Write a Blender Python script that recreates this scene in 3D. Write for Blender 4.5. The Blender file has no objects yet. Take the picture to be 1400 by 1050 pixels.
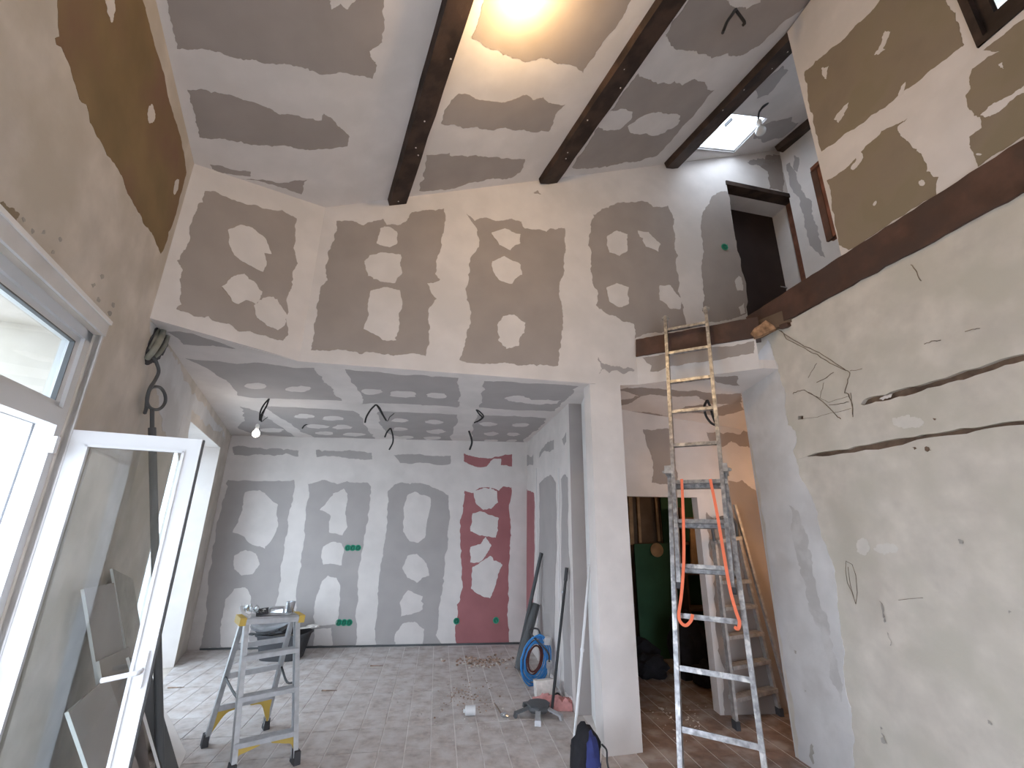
import bpy, bmesh, math, random
from mathutils import Vector, Matrix, noise
from mathutils.geometry import tessellate_polygon
random.seed(7)
V = Vector
scn = bpy.context.scene
# ------------------------------------------------------------------ camera, world, lights, exposure
F_PX = 591.1; PITCH = math.radians(17.121); ROLL = math.radians(.852); EYE = 1.6
_f = V((0, math.cos(PITCH), math.sin(PITCH))); _r = V((1, 0, 0)); _u = _r.cross(_f)
RT = _r*math.cos(ROLL)+_u*math.sin(ROLL); UP = -_r*math.sin(ROLL)+_u*math.cos(ROLL)
C0 = V((0, 0, EYE))
cam = bpy.data.cameras.new('camera'); camo = bpy.data.objects.new('camera', cam); scn.collection.objects.link(camo)
camo.matrix_world = Matrix(((RT.x, UP.x, -_f.x, 0), (RT.y, UP.y, -_f.y, 0), (RT.z, UP.z, -_f.z, EYE), (0, 0, 0, 1)))
cam.sensor_width = 36; cam.sensor_fit = 'HORIZONTAL'; cam.lens = F_PX/1400*36; cam.clip_start = .05
scn.camera = camo
scn.view_settings.view_transform = 'Standard'; scn.view_settings.look = 'None'
scn.view_settings.gamma = 1; scn.view_settings.use_curve_mapping = False
scn.view_settings.exposure = 0.95
SKY = (0.90, 1.01, 1.19); SKY_STRENGTH = 4.0
world = bpy.data.worlds.new('overcast'); scn.world = world; world.use_nodes = True
bg = world.node_tree.nodes['Background']; bg.inputs[0].default_value = (*SKY, 1); bg.inputs[1].default_value = SKY_STRENGTH
W_CEILBULB = 15; W_FARBULB = 1.2; W_PASSBULB = 15; W_ROOMBULB = 2
scn.cycles.max_bounces = 10; scn.cycles.diffuse_bounces = 6; scn.cycles.caustics_refractive = False; scn.cycles.caustics_reflective = False
scn.cycles.sample_clamp_indirect = 6

# ------------------------------------------------------------------ geometry helpers
def ray(x, y): return _f*F_PX + RT*(x-700) - UP*(y-525)
def atz(x, y, z=0.0):
    d = ray(x, y); return C0 + d*((z-EYE)/d.z)
def azv(a): a = math.radians(a); return V((math.sin(a), math.cos(a), 0))
class Surf:
    """a real plane in the room: origin, in-plane axes u, v and normal n facing the viewer's side"""
    def __init__(s, o, u, v, side=C0):
        s.o = V(o); s.u = V(u).normalized(); n = s.u.cross(V(v)).normalized()
        if n.dot(V(side)-s.o) < 0: n = -n
        s.n = n; s.v = (V(v) - s.u*V(v).dot(s.u)).normalized()
    def hit(s, x, y, off=0.0):
        d = ray(x, y); o = s.o + s.n*off
        return C0 + d*((o-C0).dot(s.n)/d.dot(s.n))
    def uv(s, p): return ((p-s.o).dot(s.u), (p-s.o).dot(s.v))
    def px(s, x, y, off=0.0): return s.uv(s.hit(x, y, off))
    def P(s, u, v, off=0.0): return s.o + s.u*u + s.v*v + s.n*off
def vs(p, az): return Surf((p[0], p[1], 0), azv(az), (0, 0, 1))

def link(name, me, mat, parent=None):
    o = bpy.data.objects.new(name, me); scn.collection.objects.link(o)
    if mat is not None and not me.materials: me.materials.append(mat)
    if parent is not None: o.parent = parent
    return o
def mesh(name, bm, mat, parent=None, smooth=False):
    bmesh.ops.recalc_face_normals(bm, faces=bm.faces)
    if smooth:
        for f in bm.faces: f.smooth = True
    me = bpy.data.meshes.new(name); bm.to_mesh(me); bm.free()
    if smooth:
        try: me.set_sharp_from_angle(angle=math.radians(40))
        except Exception: pass
    return link(name, me, mat, parent)
def tag(o, label=None, cat=None, group=None, kind=None):
    if label: o['label'] = label
    if cat: o['category'] = cat
    if group: o['group'] = group
    if kind: o['kind'] = kind
    return o
def thing(name, loc, label, cat, group=None):
    o = bpy.data.objects.new(name, None); scn.collection.objects.link(o); o.location = loc; o.empty_display_size = .1
    o['base'] = 1; del o['base']
    bpy.context.view_layer.update()
    return tag(o, label, cat, group)
def part(name, bm, mat, parent, smooth=False, label=None, kind=None):
    """bm is in world coordinates; the part keeps its place under its thing"""
    w = parent.matrix_world.copy() if parent.parent is None else None
    loc = parent.location if parent.parent is None else (parent.parent.location + parent.location)
    for v in bm.verts: v.co -= V(loc)
    o = mesh(name, bm, mat, parent, smooth)
    if label: o['label'] = label
    if kind: o['kind'] = kind
    return o

def add_prism(bm, pts, holes, nvec, t0, t1):
    """polygon with holes (3D points) swept from offset t0 to t1 along nvec"""
    loops = [pts]+list(holes)
    tris = tessellate_polygon([[V(p) for p in l] for l in loops])
    flat = [V(p) for l in loops for p in l]
    a = [bm.verts.new(p+nvec*t0) for p in flat]; b = [bm.verts.new(p+nvec*t1) for p in flat]
    for t in tris:
        try: bm.faces.new([a[i] for i in t]); bm.faces.new([b[i] for i in reversed(t)])
        except ValueError: pass
    k = 0
    for l in loops:
        n = len(l)
        for i in range(n):
            j = (i+1) % n
            try: bm.faces.new((a[k+i], a[k+j], b[k+j], b[k+i]))
            except ValueError: pass
        k += n
def slab(name, S, outer, holes, thick, mat, parent=None, off=0.0):
    bm = bmesh.new()
    add_prism(bm, [S.P(*p) for p in outer], [[S.P(*p) for p in h] for h in holes], S.n, off, off-thick)
    return part(name, bm, mat, parent) if parent else mesh(name, bm, mat)
def ragged(pts, depth=4, amp=.12, seed=0):
    """fractal torn edge, with a few trowel licks"""
    rnd = random.Random(seed); cur = [V((p[0], p[1])) for p in pts]
    for k in range(depth):
        out = []
        for i, p in enumerate(cur):
            q = cur[(i+1) % len(cur)]; d = q-p; L = d.length
            out.append(p)
            if L > .008:
                a = min(L*amp*(1.35 if k >= 2 else 1), .028)
                if k == 2 and rnd.random() < .07: a = min(L*.5, .03)
                out.append(p+d*rnd.uniform(.35, .65) + V((-d.y, d.x)).normalized()*rnd.uniform(-a, a))
        cur = out
    return cur
_ps = [0]
def patch(S, pxs, mat, parent, name, off=.0015, amp=.12, thick=.0014, label=None, depth=4):
    _ps[0] += 1
    uv = [S.px(x, y, off) for x, y in pxs]
    uv = ragged(uv, depth, max(amp, .05)*1.5, _ps[0])
    bm = bmesh.new(); add_prism(bm, [S.P(p[0], p[1]) for p in uv], [], S.n, off, off-thick)
    return part(name, bm, mat, parent, label=label)
def ell(cx, cy, rx, ry, n=12, k=0.12, rot=0):
    _ps[0] += 1; r = random.Random(_ps[0]); o = []
    for i in range(n):
        a = 2*math.pi*i/n; s = 1+r.uniform(-k, k)
        x, y = rx*s*math.cos(a), ry*s*math.sin(a)
        o.append((cx+x*math.cos(rot)-y*math.sin(rot), cy+x*math.sin(rot)+y*math.cos(rot)))
    return o

def add_bar(bm, p, q, w, h, up=(0, 0, 1), taper=1.0):
    """box from p to q, w across, h along up"""
    p, q = V(p), V(q); d = (q-p).normalized(); x = d.cross(V(up))
    if x.length < 1e-4: x = d.cross(V((1, 0, 0)))
    x.normalize(); y = x.cross(d).normalized()
    vs_ = []
    for c, s in ((p, 1), (q, taper)):
        for a, b in ((-1, -1), (1, -1), (1, 1), (-1, 1)): vs_.append(bm.verts.new(c + x*(a*w/2*s) + y*(b*h/2*s)))
    for f in ((0, 1, 2, 3), (7, 6, 5, 4), (0, 4, 5, 1), (1, 5, 6, 2), (2, 6, 7, 3), (3, 7, 4, 0)): bm.faces.new([vs_[i] for i in f])
def add_channel(bm, p, q, w, h, up, t=.004, flip=1):
    """C-section rail: web w wide plus two flanges h deep"""
    p, q = V(p), V(q); d = (q-p).normalized(); x = d.cross(V(up)).normalized(); y = x.cross(d).normalized()
    add_bar(bm, p, q, w, t, up)
    for s in (-1, 1):
        o = x*(s*(w/2-t/2)) + y*(flip*h/2); add_bar(bm, p+o, q+o, t, h, up)
def crom(pts, n=6):
    pts = [V(p) for p in pts]; out = []
    if len(pts) < 3: return pts
    P = [pts[0]*2-pts[1]]+pts+[pts[-1]*2-pts[-2]]
    for i in range(1, len(P)-2):
        a, b, c, d = P[i-1:i+3]
        for k in range(n):
            t = k/n; out.append(.5*((2*b)+(c-a)*t+(2*a-5*b+4*c-d)*t*t+(-a+3*b-3*c+d)*t**3))
    out.append(pts[-1]); return out
def add_tube(bm, pts, r, seg=8, smooth=6, r1=None):
    pts = crom(pts, smooth) if smooth > 1 else [V(p) for p in pts]
    rings = []; prev = None; n = len(pts)
    for i, p in enumerate(pts):
        t = (pts[min(i+1, n-1)]-pts[max(i-1, 0)]).normalized()
        a = (prev - t*prev.dot(t)) if prev is not None else t.cross(V((0.13, .21, 1)))
        if a.length < 1e-5: a = t.cross(V((1, 0, 0)))
        a.normalize(); b = t.cross(a); prev = a
        rr = r if r1 is None else r+(r1-r)*i/(n-1)
        rings.append([bm.verts.new(p+(a*math.cos(2*math.pi*k/seg)+b*math.sin(2*math.pi*k/seg))*rr) for k in range(seg)])
    for A, B in zip(rings, rings[1:]):
        for k in range(seg): bm.faces.new((A[k], A[(k+1) % seg], B[(k+1) % seg], B[k]))
    bm.faces.new(rings[0][::-1]); bm.faces.new(rings[-1])
def add_lathe(bm, base, prof, seg=20, axis=(0, 0, 1), wob=0):
    ax = V(axis).normalized(); x = ax.orthogonal().normalized(); y = ax.cross(x); base = V(base); rings = []
    for r, z in prof:
        rings.append([bm.verts.new(base+ax*z+(x*math.cos(2*math.pi*k/seg)+y*math.sin(2*math.pi*k/seg))*max(r, 1e-4)) for k in range(seg)])
    for A, B in zip(rings, rings[1:]):
        for k in range(seg): bm.faces.new((A[k], A[(k+1) % seg], B[(k+1) % seg], B[k]))
    bm.faces.new(rings[0][::-1]); bm.faces.new(rings[-1])
def add_blob(bm, c, s, seed=0, amp=.25, sub=3, freq=3.0, flat=None):
    b2 = bmesh.new(); bmesh.ops.create_icosphere(b2, subdivisions=sub, radius=1)
    m = {}
    for v in b2.verts:
        k = 1+amp*noise.noise(v.co*freq+V((seed*3.1, seed, 0)))
        p = V((v.co.x*s[0], v.co.y*s[1], v.co.z*s[2]))*k + V(c)
        if flat is not None and p.z < flat: p.z = flat
        m[v.index] = bm.verts.new(p)
    for f in b2.faces: bm.faces.new([m[v.index] for v in f.verts])
    b2.free()
def ribbon(bm, pts, nvec, w, t=.0015):
    pts = [V(p) for p in pts]
    for p, q in zip(pts, pts[1:]):
        if (q-p).length > 1e-4: add_bar(bm, p, q+(q-p).normalized()*w*.2, w, t, nvec)

# ------------------------------------------------------------------ materials
def mat(name, col, rough=.8, metal=0., var=.06, scale=3., bump=.15, bscale=30., col2=None, mix2=(.45, .6), scale2=1.2, spec=.3, objrand=0.):
    m = bpy.data.materials.new(name); m.use_nodes = True; nt = m.node_tree; N = nt.nodes; L = nt.links
    b = N['Principled BSDF']; b.inputs['Roughness'].default_value = rough; b.inputs['Metallic'].default_value = metal
    b.inputs['Specular IOR Level'].default_value = spec
    g = N.new('ShaderNodeNewGeometry')
    def nz(sc, det=4):
        n = N.new('ShaderNodeTexNoise'); n.inputs['Scale'].default_value = sc; n.inputs['Detail'].default_value = det
        L.new(g.outputs['Position'], n.inputs['Vector']); return n
    n1 = nz(scale); r1 = N.new('ShaderNodeValToRGB'); L.new(n1.outputs['Fac'], r1.inputs[0])
    r1.color_ramp.elements[0].position = .3; r1.color_ramp.elements[1].position = .7
    r1.color_ramp.elements[0].color = (*[max(0, c*(1-var*2)) for c in col], 1); r1.color_ramp.elements[1].color = (*[min(1, c*(1+var)) for c in col], 1)
    out = r1.outputs[0]
    if col2:
        n2 = nz(scale2, 6); r2 = N.new('ShaderNodeValToRGB'); L.new(n2.outputs['Fac'], r2.inputs[0])
        r2.color_ramp.elements[0].position = mix2[0]; r2.color_ramp.elements[1].position = mix2[1]
        mx = N.new('ShaderNodeMix'); mx.data_type = 'RGBA'; L.new(r2.outputs[0], mx.inputs[0]); L.new(out, mx.inputs[6]); mx.inputs[7].default_value = (*col2, 1); out = mx.outputs[2]
    if objrand:
        oi = N.new('ShaderNodeObjectInfo'); hs = N.new('ShaderNodeHueSaturation'); mr = N.new('ShaderNodeMapRange')
        mr.inputs[3].default_value = 1-objrand; mr.inputs[4].default_value = 1+objrand
        L.new(oi.outputs['Random'], mr.inputs[0]); L.new(mr.outputs[0], hs.inputs['Value']); L.new(out, hs.inputs['Color']); out = hs.outputs[0]
    L.new(out, b.inputs['Base Color'])
    if bump:
        n3 = nz(bscale, 5); bp = N.new('ShaderNodeBump'); bp.inputs['Strength'].default_value = bump; bp.inputs['Distance'].default_value = .01
        L.new(n3.outputs['Fac'], bp.inputs['Height']); L.new(bp.outputs[0], b.inputs['Normal'])
    return m
M = {}
M['filler'] = mat('joint_compound', (.70, .655, .63), .85, var=.035, scale=5, bump=.12, bscale=14, col2=(.64, .60, .575), mix2=(.5, .64), scale2=2.2)
M['board'] = mat('grey_plasterboard', (.405, .375, .365), .8, var=.03, scale=4, bump=.03)
M['board_up'] = mat('grey_plasterboard_upper', (.355, .31, .285), .8, var=.04, scale=4, bump=.03)  # same board, darker and warmer; upper light put into its colour
M['brown'] = mat('brown_backing_board', (.235, .165, .085), .85, var=.10, scale=3, bump=.1, col2=(.215, .13, .085), mix2=(.45, .65), scale2=2)
M['tan'] = mat('tan_board', (.28, .225, .165), .85, var=.08, scale=3, bump=.1, col2=(.25, .205, .14), mix2=(.45, .6), scale2=3)
M['red'] = mat('red_fire_board', (.36, .145, .15), .8, var=.05, scale=4, bump=.03)
M['green_board'] = mat('green_board', (.035, .095, .05), .8, var=.12, scale=3, bump=.05)
M['plaster'] = mat('old_plaster', (.63, .585, .52), .9, var=.07, scale=7, bump=.5, bscale=7, col2=(.535, .505, .435), mix2=(.44, .66), scale2=3.0)
M['plaster_left'] = mat('old_plaster_left', (.62, .565, .51), .9, var=.09, scale=4.5, bump=.35, bscale=8, col2=(.50, .45, .385), mix2=(.45, .66), scale2=2.6)
M['skim_shade'] = mat('shaded_skim', (.545, .53, .52), .85, var=.06, scale=6, bump=.3, bscale=8, col2=(.60, .59, .58), mix2=(.45, .6), scale2=6)
M['plaster_light'] = mat('light_plaster', (.66, .63, .58), .9, var=.05, scale=7, bump=.3, bscale=9)
M['skim'] = mat('fresh_skim', (.63, .62, .615), .85, var=.05, scale=5, bump=.3, bscale=8, col2=(.55, .535, .525), mix2=(.5, .62), scale2=2.6)
M['stain'] = mat('stain', (.40, .375, .34), .9, var=.1, scale=9)
M['chase'] = mat('brown_masonry', (.20, .135, .095), .95, var=.2, scale=14, bump=.5)
M['beam'] = mat('dark_stained_wood', (.040, .026, .021), .6, var=.25, scale=6, bump=.3, bscale=22, col2=(.058, .036, .028), mix2=(.45, .6), scale2=6)
M['beam_red'] = mat('red_brown_wood', (.105, .055, .04), .6, var=.22, scale=6, bump=.3, bscale=20, col2=(.07, .042, .034), mix2=(.4, .6), scale2=5)
M['rawwood'] = mat('raw_broken_wood', (.36, .21, .12), .9, var=.3, scale=25, bump=.6)
M['doorwood'] = mat('dark_door', (.04, .026, .024), .6, var=.1, scale=5, bump=.05)
M['frame_wood'] = mat('brown_frame_wood', (.20, .085, .055), .5, var=.2, scale=10, bump=.2)
M['pvc'] = mat('white_pvc', (.66, .67, .685), .35, var=.01, bump=0, spec=.5)
M['gasket'] = mat('grey_gasket', (.12, .125, .13), .6, bump=0)
M['white'] = mat('window_lit_white', (.78, .77, .76), .7, var=.02, bump=.05)
M['tile'] = mat('dusty_tile', (.45, .395, .37), .75, var=.12, scale=22, bump=.25, bscale=40, col2=(.56, .53, .52), mix2=(.38, .64), scale2=7.5, objrand=.05)
M['tile_p'] = mat('passage_tile', (.27, .19, .155), .7, var=.14, scale=12, bump=.15, bscale=40, col2=(.42, .36, .325), mix2=(.46, .66), scale2=5, objrand=.07)
M['grout'] = mat('dusty_grout', (.72, .69, .67), .9, var=.08, scale=6, bump=.2)
M['alu'] = mat('worn_aluminium', (.40, .40, .41), .38, metal=.75, var=.25, scale=30, bump=.15, bscale=60, col2=(.66, .65, .63), mix2=(.55, .68), scale2=18)
M['alu_dull'] = mat('dull_aluminium', (.47, .45, .43), .55, metal=.5, var=.15, scale=25, bump=.1)
M['alu_grey'] = mat('grey_aluminium', (.50, .51, .53), .5, metal=.55, var=.08, scale=20, bump=.05)
M['yellow'] = mat('yellow_plastic', (.62, .43, .10), .6, var=.06, bump=.03)
M['black'] = mat('black_plastic', (.03, .03, .032), .5, var=.1, bump=.05)
M['rubber'] = mat('dark_rubber', (.06, .06, .065), .8, bump=.05)
M['greypipe'] = mat('dark_grey_pipe', (.09, .095, .10), .5, var=.1, bump=.05)
M['duct'] = mat('grey_duct', (.27, .27, .23), .6, var=.15, scale=15, bump=.2)
M['blue'] = mat('blue_hose', (.045, .26, .62), .35, bump=0, spec=.5)
M['darkred'] = mat('dark_red_hose', (.12, .035, .03), .5, bump=0)
M['orange'] = mat('orange_strap', (.85, .20, .10), .7, var=.05, bump=.1)
M['greenbox'] = mat('green_plastic', (.02, .33, .20), .45, bump=0)
M['greendark'] = mat('dark_green_inside', (.015, .16, .10), .6, bump=0)
M['pink'] = mat('pink_rag', (.62, .30, .29), .9, var=.12, scale=20, bump=.3)
M['navy'] = mat('navy_fabric', (.035, .045, .16), .8, var=.15, scale=15, bump=.3)
M['blackcloth'] = mat('black_fabric', (.018, .018, .022), .9, var=.2, scale=12, bump=.4)
M['steel'] = mat('bright_steel', (.55, .58, .62), .25, metal=.8, var=.1, bump=.05)
M['rubble'] = mat('rubble', (.33, .24, .19), .95, var=.35, scale=30, bump=.5, objrand=.35)
M['chalk'] = mat('plaster_crumb', (.66, .62, .58), .95, var=.1, scale=20, bump=.4, objrand=.1)
M['timber'] = mat('pale_timber', (.42, .27, .15), .8, var=.15, scale=10, bump=.2)
M['cardboard'] = mat('brown_boardwall', (.16, .11, .075), .9, var=.15, scale=4, bump=.2)
M['ground'] = mat('outside_paving', (.55, .54, .52), .9, var=.1, scale=2, bump=.1)
M['cable_thin'] = mat('crack_dark', (.24, .19, .14), .95, var=.3, scale=30, bump=0)
def glassmat(name, tint, gl=.08):
    m = bpy.data.materials.new(name); m.use_nodes = True; nt = m.node_tree; N = nt.nodes; L = nt.links
    for n in list(N):
        if n.type != 'OUTPUT_MATERIAL': N.remove(n)
    t = N.new('ShaderNodeBsdfTransparent'); t.inputs[0].default_value = (*tint, 1)
    g = N.new('ShaderNodeBsdfGlossy'); g.inputs['Roughness'].default_value = .02
    lw = N.new('ShaderNodeLayerWeight'); lw.inputs[0].default_value = .5
    pw = N.new('ShaderNodeMath'); pw.operation = 'POWER'; L.new(lw.outputs['Facing'], pw.inputs[0]); pw.inputs[1].default_value = 5
    fr = N.new('ShaderNodeMath'); fr.operation = 'MULTIPLY_ADD'; L.new(pw.outputs[0], fr.inputs[0]); fr.inputs[1].default_value = .9; fr.inputs[2].default_value = gl
    mx = N.new('ShaderNodeMixShader'); L.new(fr.outputs[0], mx.inputs[0]); L.new(t.outputs[0], mx.inputs[1]); L.new(g.outputs[0], mx.inputs[2])
    L.new(mx.outputs[0], N['Material Output'].inputs[0]); return m
M['glass'] = glassmat('window_glass', (.93, .96, .955))
M['film'] = glassmat('clear_film', (.85, .87, .88))
def emit(name, col, s):
    m = bpy.data.materials.new(name); m.use_nodes = True; b = m.node_tree.nodes['Principled BSDF']
    b.inputs['Base Color'].default_value = (*col, 1); b.inputs['Emission Color'].default_value = (*col, 1); b.inputs['Emission Strength'].default_value = s; return m
M['glow_warm'] = emit('warm_bulb_glow', (1, .72, .35), 60)
M['glow_far'] = emit('bulb_glow', (1, .93, .85), 6)
M['bulbglass'] = mat('pale_bulb', (.75, .78, .80), .2, bump=0, spec=.6)

# ------------------------------------------------------------------ the planes of the room
AZW = -25.35; AZB = -9.05; AZG = 77.
LC = V((-2.197, 2.393, 0)); K = V((-1.642, 3.128, 0)); G0 = V((.691, 3.67, 0))
dW = azv(AZW); dB = azv(AZB); dG = azv(AZG)
SW = vs(LC, AZW)                       # left wall; u runs away from the camera
SG = vs(G0, AZG)                       # gable wall above the header, u to the right
SK = Surf(LC, (K-LC), (0, 0, 1))       # its angled left part
KU = (K-LC).length
FAR = atz(600, 882); SF = vs(FAR, 83.)
RB = V((2.165, 3.063, 0)); SR = vs(RB, 180-9.5)  # right wall; u runs towards the camera
DC = V((math.sin(math.radians(AZW)), math.cos(math.radians(AZW)), -math.tan(math.radians(5.2))))
J0 = V((-1.66, 3.126, 4.13)); J1 = V((3.276, 4.266, 6.01))
SC = Surf(J0, DC, (J1-J0))             # sloped ceiling
def ceil_z(x, y): return J0.z - ((x-J0.x)*SC.n.x + (y-J0.y)*SC.n.y)/SC.n.z
uG = lambda p: (V(p)-SG.o).dot(SG.u)
def line2(p, d, q, e):
    """intersection in plan of p+td and q+se"""
    det = d.x*(-e.y)+e.x*d.y; r = q-p; t = (r.x*(-e.y)+e.x*r.y)/det
    return V((p.x+d.x*t, p.y+d.y*t, 0))
BK = LC - dW*5.6                       # back corner at the left wall
BKR = line2(BK, azv(64.65), RB, azv(-9.5))
Q = V((3.276, 4.266, 0))
MWE = Q - dW*6.2
BA = atz(809, 977); BC = atz(788, 978); BD = atz(719, 880)
E_ = line2(LC, azv(-26.0), FAR, azv(83)); E_ = V((E_.x, E_.y, 0))
BDx = line2(BC, azv(-9.05), FAR, azv(83))
PJ = atz(985, 978); SP = vs(PJ, 85)

# ------------------------------------------------------------------ setting: floor
FZ = -.0035
bm = bmesh.new()
fl = [BK, BKR, RB+azv(170.5)*(-.75)+V((.9, 0, 0)), V((3.9, 4.0, 0)), V((3.9, 7.6, 0)), V((.2, 7.2, 0)), E_+V((-.3, .3, 0)), LC+dW*3.9-V((.3, 0, 0)), LC-V((.05, 0, 0))]
add_prism(bm, [V((p.x, p.y, 0)) for p in fl], [], V((0, 0, 1)), FZ, FZ-.15)
floor = tag(mesh('floor', bm, M['grout']), 'dust covered tiled floor of the room', 'floor', kind='structure')
TW, TL = .1815, .363
tb = bmesh.new(); g_ = .0035
for s in (0,):
    w, l = TW/2-.0042, TL/2-.0022
    lo = [tb.verts.new((x, y, FZ+.0005)) for x, y in ((-w, -l), (w, -l), (w, l), (-w, l))]
    c = .0015
    mi = [tb.verts.new((x, y, -.0008)) for x, y in ((-w, -l), (w, -l), (w, l), (-w, l))]
    hi = [tb.verts.new((x, y, 0)) for x, y in ((-w+c, -l+c), (w-c, -l+c), (w-c, l-c), (-w+c, l-c))]
    for A, B in ((lo, mi), (mi, hi)):
        for k in range(4): tb.faces.new((A[k], A[(k+1) % 4], B[(k+1) % 4], B[k]))
    tb.faces.new(hi)
tme = bpy.data.meshes.new('tile'); tb.to_mesh(tme); tme.materials.append(M['tile'])
tmp = tme.copy(); tmp.materials.clear(); tmp.materials.append(M['tile_p'])
TO = atz(663, 1050); xB = V((dB.y, -dB.x, 0))
def inpoly(p, poly):
    c = False; n = len(poly)
    for i in range(n):
        a, b = poly[i], poly[(i+1) % n]
        if (a.y > p.y) != (b.y > p.y) and p.x < (b.x-a.x)*(p.y-a.y)/(b.y-a.y)+a.x: c = not c
    return c
roomA = [LC+dW*.05+V((.12, 0, 0)), LC-dW*.9+V((.2, 0, 0)), V((2.5, 1.4, 0)), V((2.4, 3.1, 0)), V((1.3, 3.5, 0)), G0+V((.15, .10, 0)), BC+V((.12, 0, 0)), BDx+V((.1, .1, 0)), E_+V((-.1, .1, 0))]
roomB = [G0+V((.18, .0, 0)), V((1.15, 3.0, 0)), V((2.5, 2.9, 0)), V((2.4, 3.7, 0)), V((3.0, 3.9, 0)), V((3.0, 6.3, 0)), V((.95, 6.1, 0)), V((.95, 4.2, 0)), V((.85, 3.85, 0))]
rng = random.Random(3)
far_bm = bmesh.new(); nt_ = 0; cand = []
for i in range(-30, 25):
    for j in range(-16, 18):
        c = V((TO.x, TO.y, 0)) + xB*((i+.5)*TW) + dB*((j+.35)*TL)
        b = inpoly(c, roomB); a = inpoly(c, roomA) and not b
        if not (a or b): continue
        x = c-C0; dep = x.dot(_f); px = 700+F_PX*x.dot(RT)/dep if dep > .1 else -999; py = 525-F_PX*x.dot(UP)/dep if dep > .1 else 9999
        near = dep > .3 and -20 < px < 1420 and py < 1075 and c.y < 4.95 and not (b and c.y > 4.6)
        cand.append((c, near, a))
nears = sorted([t for t in cand if t[1]], key=lambda t: t[0].length)
for c, near, a in nears[:298]:
    o = bpy.data.objects.new('tile', tme if a else tmp); scn.collection.objects.link(o); o.parent = floor
    o.location = (c.x, c.y, rng.uniform(-.0006, .0005)); o.rotation_euler = (rng.uniform(-.002, .002), rng.uniform(-.002, .002), math.radians(-AZB)+rng.uniform(-.003, .003))
rest = [t for t in cand if not t[1]]+nears[298:]
rot = Matrix.Rotation(math.radians(-AZB), 3, 'Z')
for which, mm in ((True, M['tile']), (False, M['tile_p'])):
    rb = bmesh.new()
    for c, near, a in rest:
        if a != which: continue
        w, l = TW/2-.0042, TL/2-.0022; z = rng.uniform(-.0006, .0004)
        hi = [rb.verts.new(V((c.x, c.y, z))+rot@V((x, y, 0))) for x, y in ((-w, -l), (w, -l), (w, l), (-w, l))]
        lo = [rb.verts.new(v.co-V((0, 0, .003))) for v in hi]
        rb.faces.new(hi)
        for k in range(4): rb.faces.new((lo[k], lo[(k+1) % 4], hi[(k+1) % 4], hi[k]))
    part('distant_tiling', rb, mm, floor, kind='stuff')

# outside ground
bm = bmesh.new(); add_prism(bm, [V((-40, -30, 0)), V((40, -30, 0)), V((40, 40, 0)), V((-40, 40, 0))], [], V((0, 0, 1)), -.17, -.3)
tag(mesh('ground', bm, M['ground']), 'pale paved ground outside the windows', 'ground', kind='structure')

# ------------------------------------------------------------------ walls
# left wall with the two openings
uw = lambda x, y, off=0: SW.px(x, y, off)
WF = -.52; WZ = 2.405                 # main window opening
W0 = WF-1.5; WS = .06
D0 = uw(250, 566)[0]; D1 = uw(301, 612)[0]; DZ = 2.377   # garden door opening
UE = (E_-LC).dot(SW.u)
ztop = lambda u: ceil_z(*(SW.P(u, 0).xy))+.02
wall_l = slab('wall_left', SW, [(-5.6, -.1), (UE+.4, -.1), (UE+.4, 2.75), (.12, 2.75), (.12, ztop(.12)), (-5.6, ztop(-5.6))],
              [[(W0, WS), (WF, WS), (WF, WZ), (W0, WZ)], [(D0, 0), (D1, 0), (D1, DZ), (D0, DZ)]], .40, M['plaster_left'])
tag(wall_l, 'old plastered left wall with the white window', 'wall', kind='structure')
pp = lambda S, w, m, n, pts, **k: patch(S, pts, m, w, n, **k)
BROWN = [(79, -40), (79, 0), (82, 50), (76, 52), (97, 93), (133, 187), (167, 240), (182, 277), (200, 310), (220, 347), (227, 333), (243, 283), (252, 247), (255, 236), (247, 187), (233, 143), (213, 67), (200, 17), (195, 0), (184, -40)]
pp(SW, wall_l, M['brown'], 'backing_board', BROWN, amp=.03, label='brown backing board')
for q in ([(143, -10), (144, 0), (153, 31), (158, 12), (157, -10)], ell(207, 156, 5, 13), ell(241, 255, 3, 11, rot=.2)):
    pp(SW, wall_l, M['filler'], 'filler_patch', q, off=.003)
for q in ([(150, 440), (175, 470), (190, 540), (200, 600), (180, 640), (150, 600), (140, 520)], [(0, 275), (25, 290), (40, 310), (20, 300), (0, 290)], [(222, 420), (235, 500), (228, 560), (238, 590), (215, 590), (205, 500)]):
    pass
pp(SW, wall_l, M['skim'], 'skim_or_shade_patch', [(205, 440), (212, 480), (215, 540), (225, 590), (250, 640), (262, 560), (300, 590), (308, 600), (285, 560), (250, 510), (225, 468)], off=.002, amp=.14)
pp(SW, wall_l, M['tan'], 'plaster_chip', [(-40, 262), (0, 278), (18, 284), (27, 292), (22, 306), (8, 308), (-40, 290)], off=.002, amp=.14)
for c in [(60, 318), (83, 327), (73, 344), (128, 390), (140, 378), (135, 410), (155, 417), (150, 428), (33, 300), (45, 316)]:
    pp(SW, wall_l, M['stain'], 'plaster_chip', ell(c[0], c[1], 2.4, 3, n=7, k=.4), off=.002, depth=1)

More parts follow.
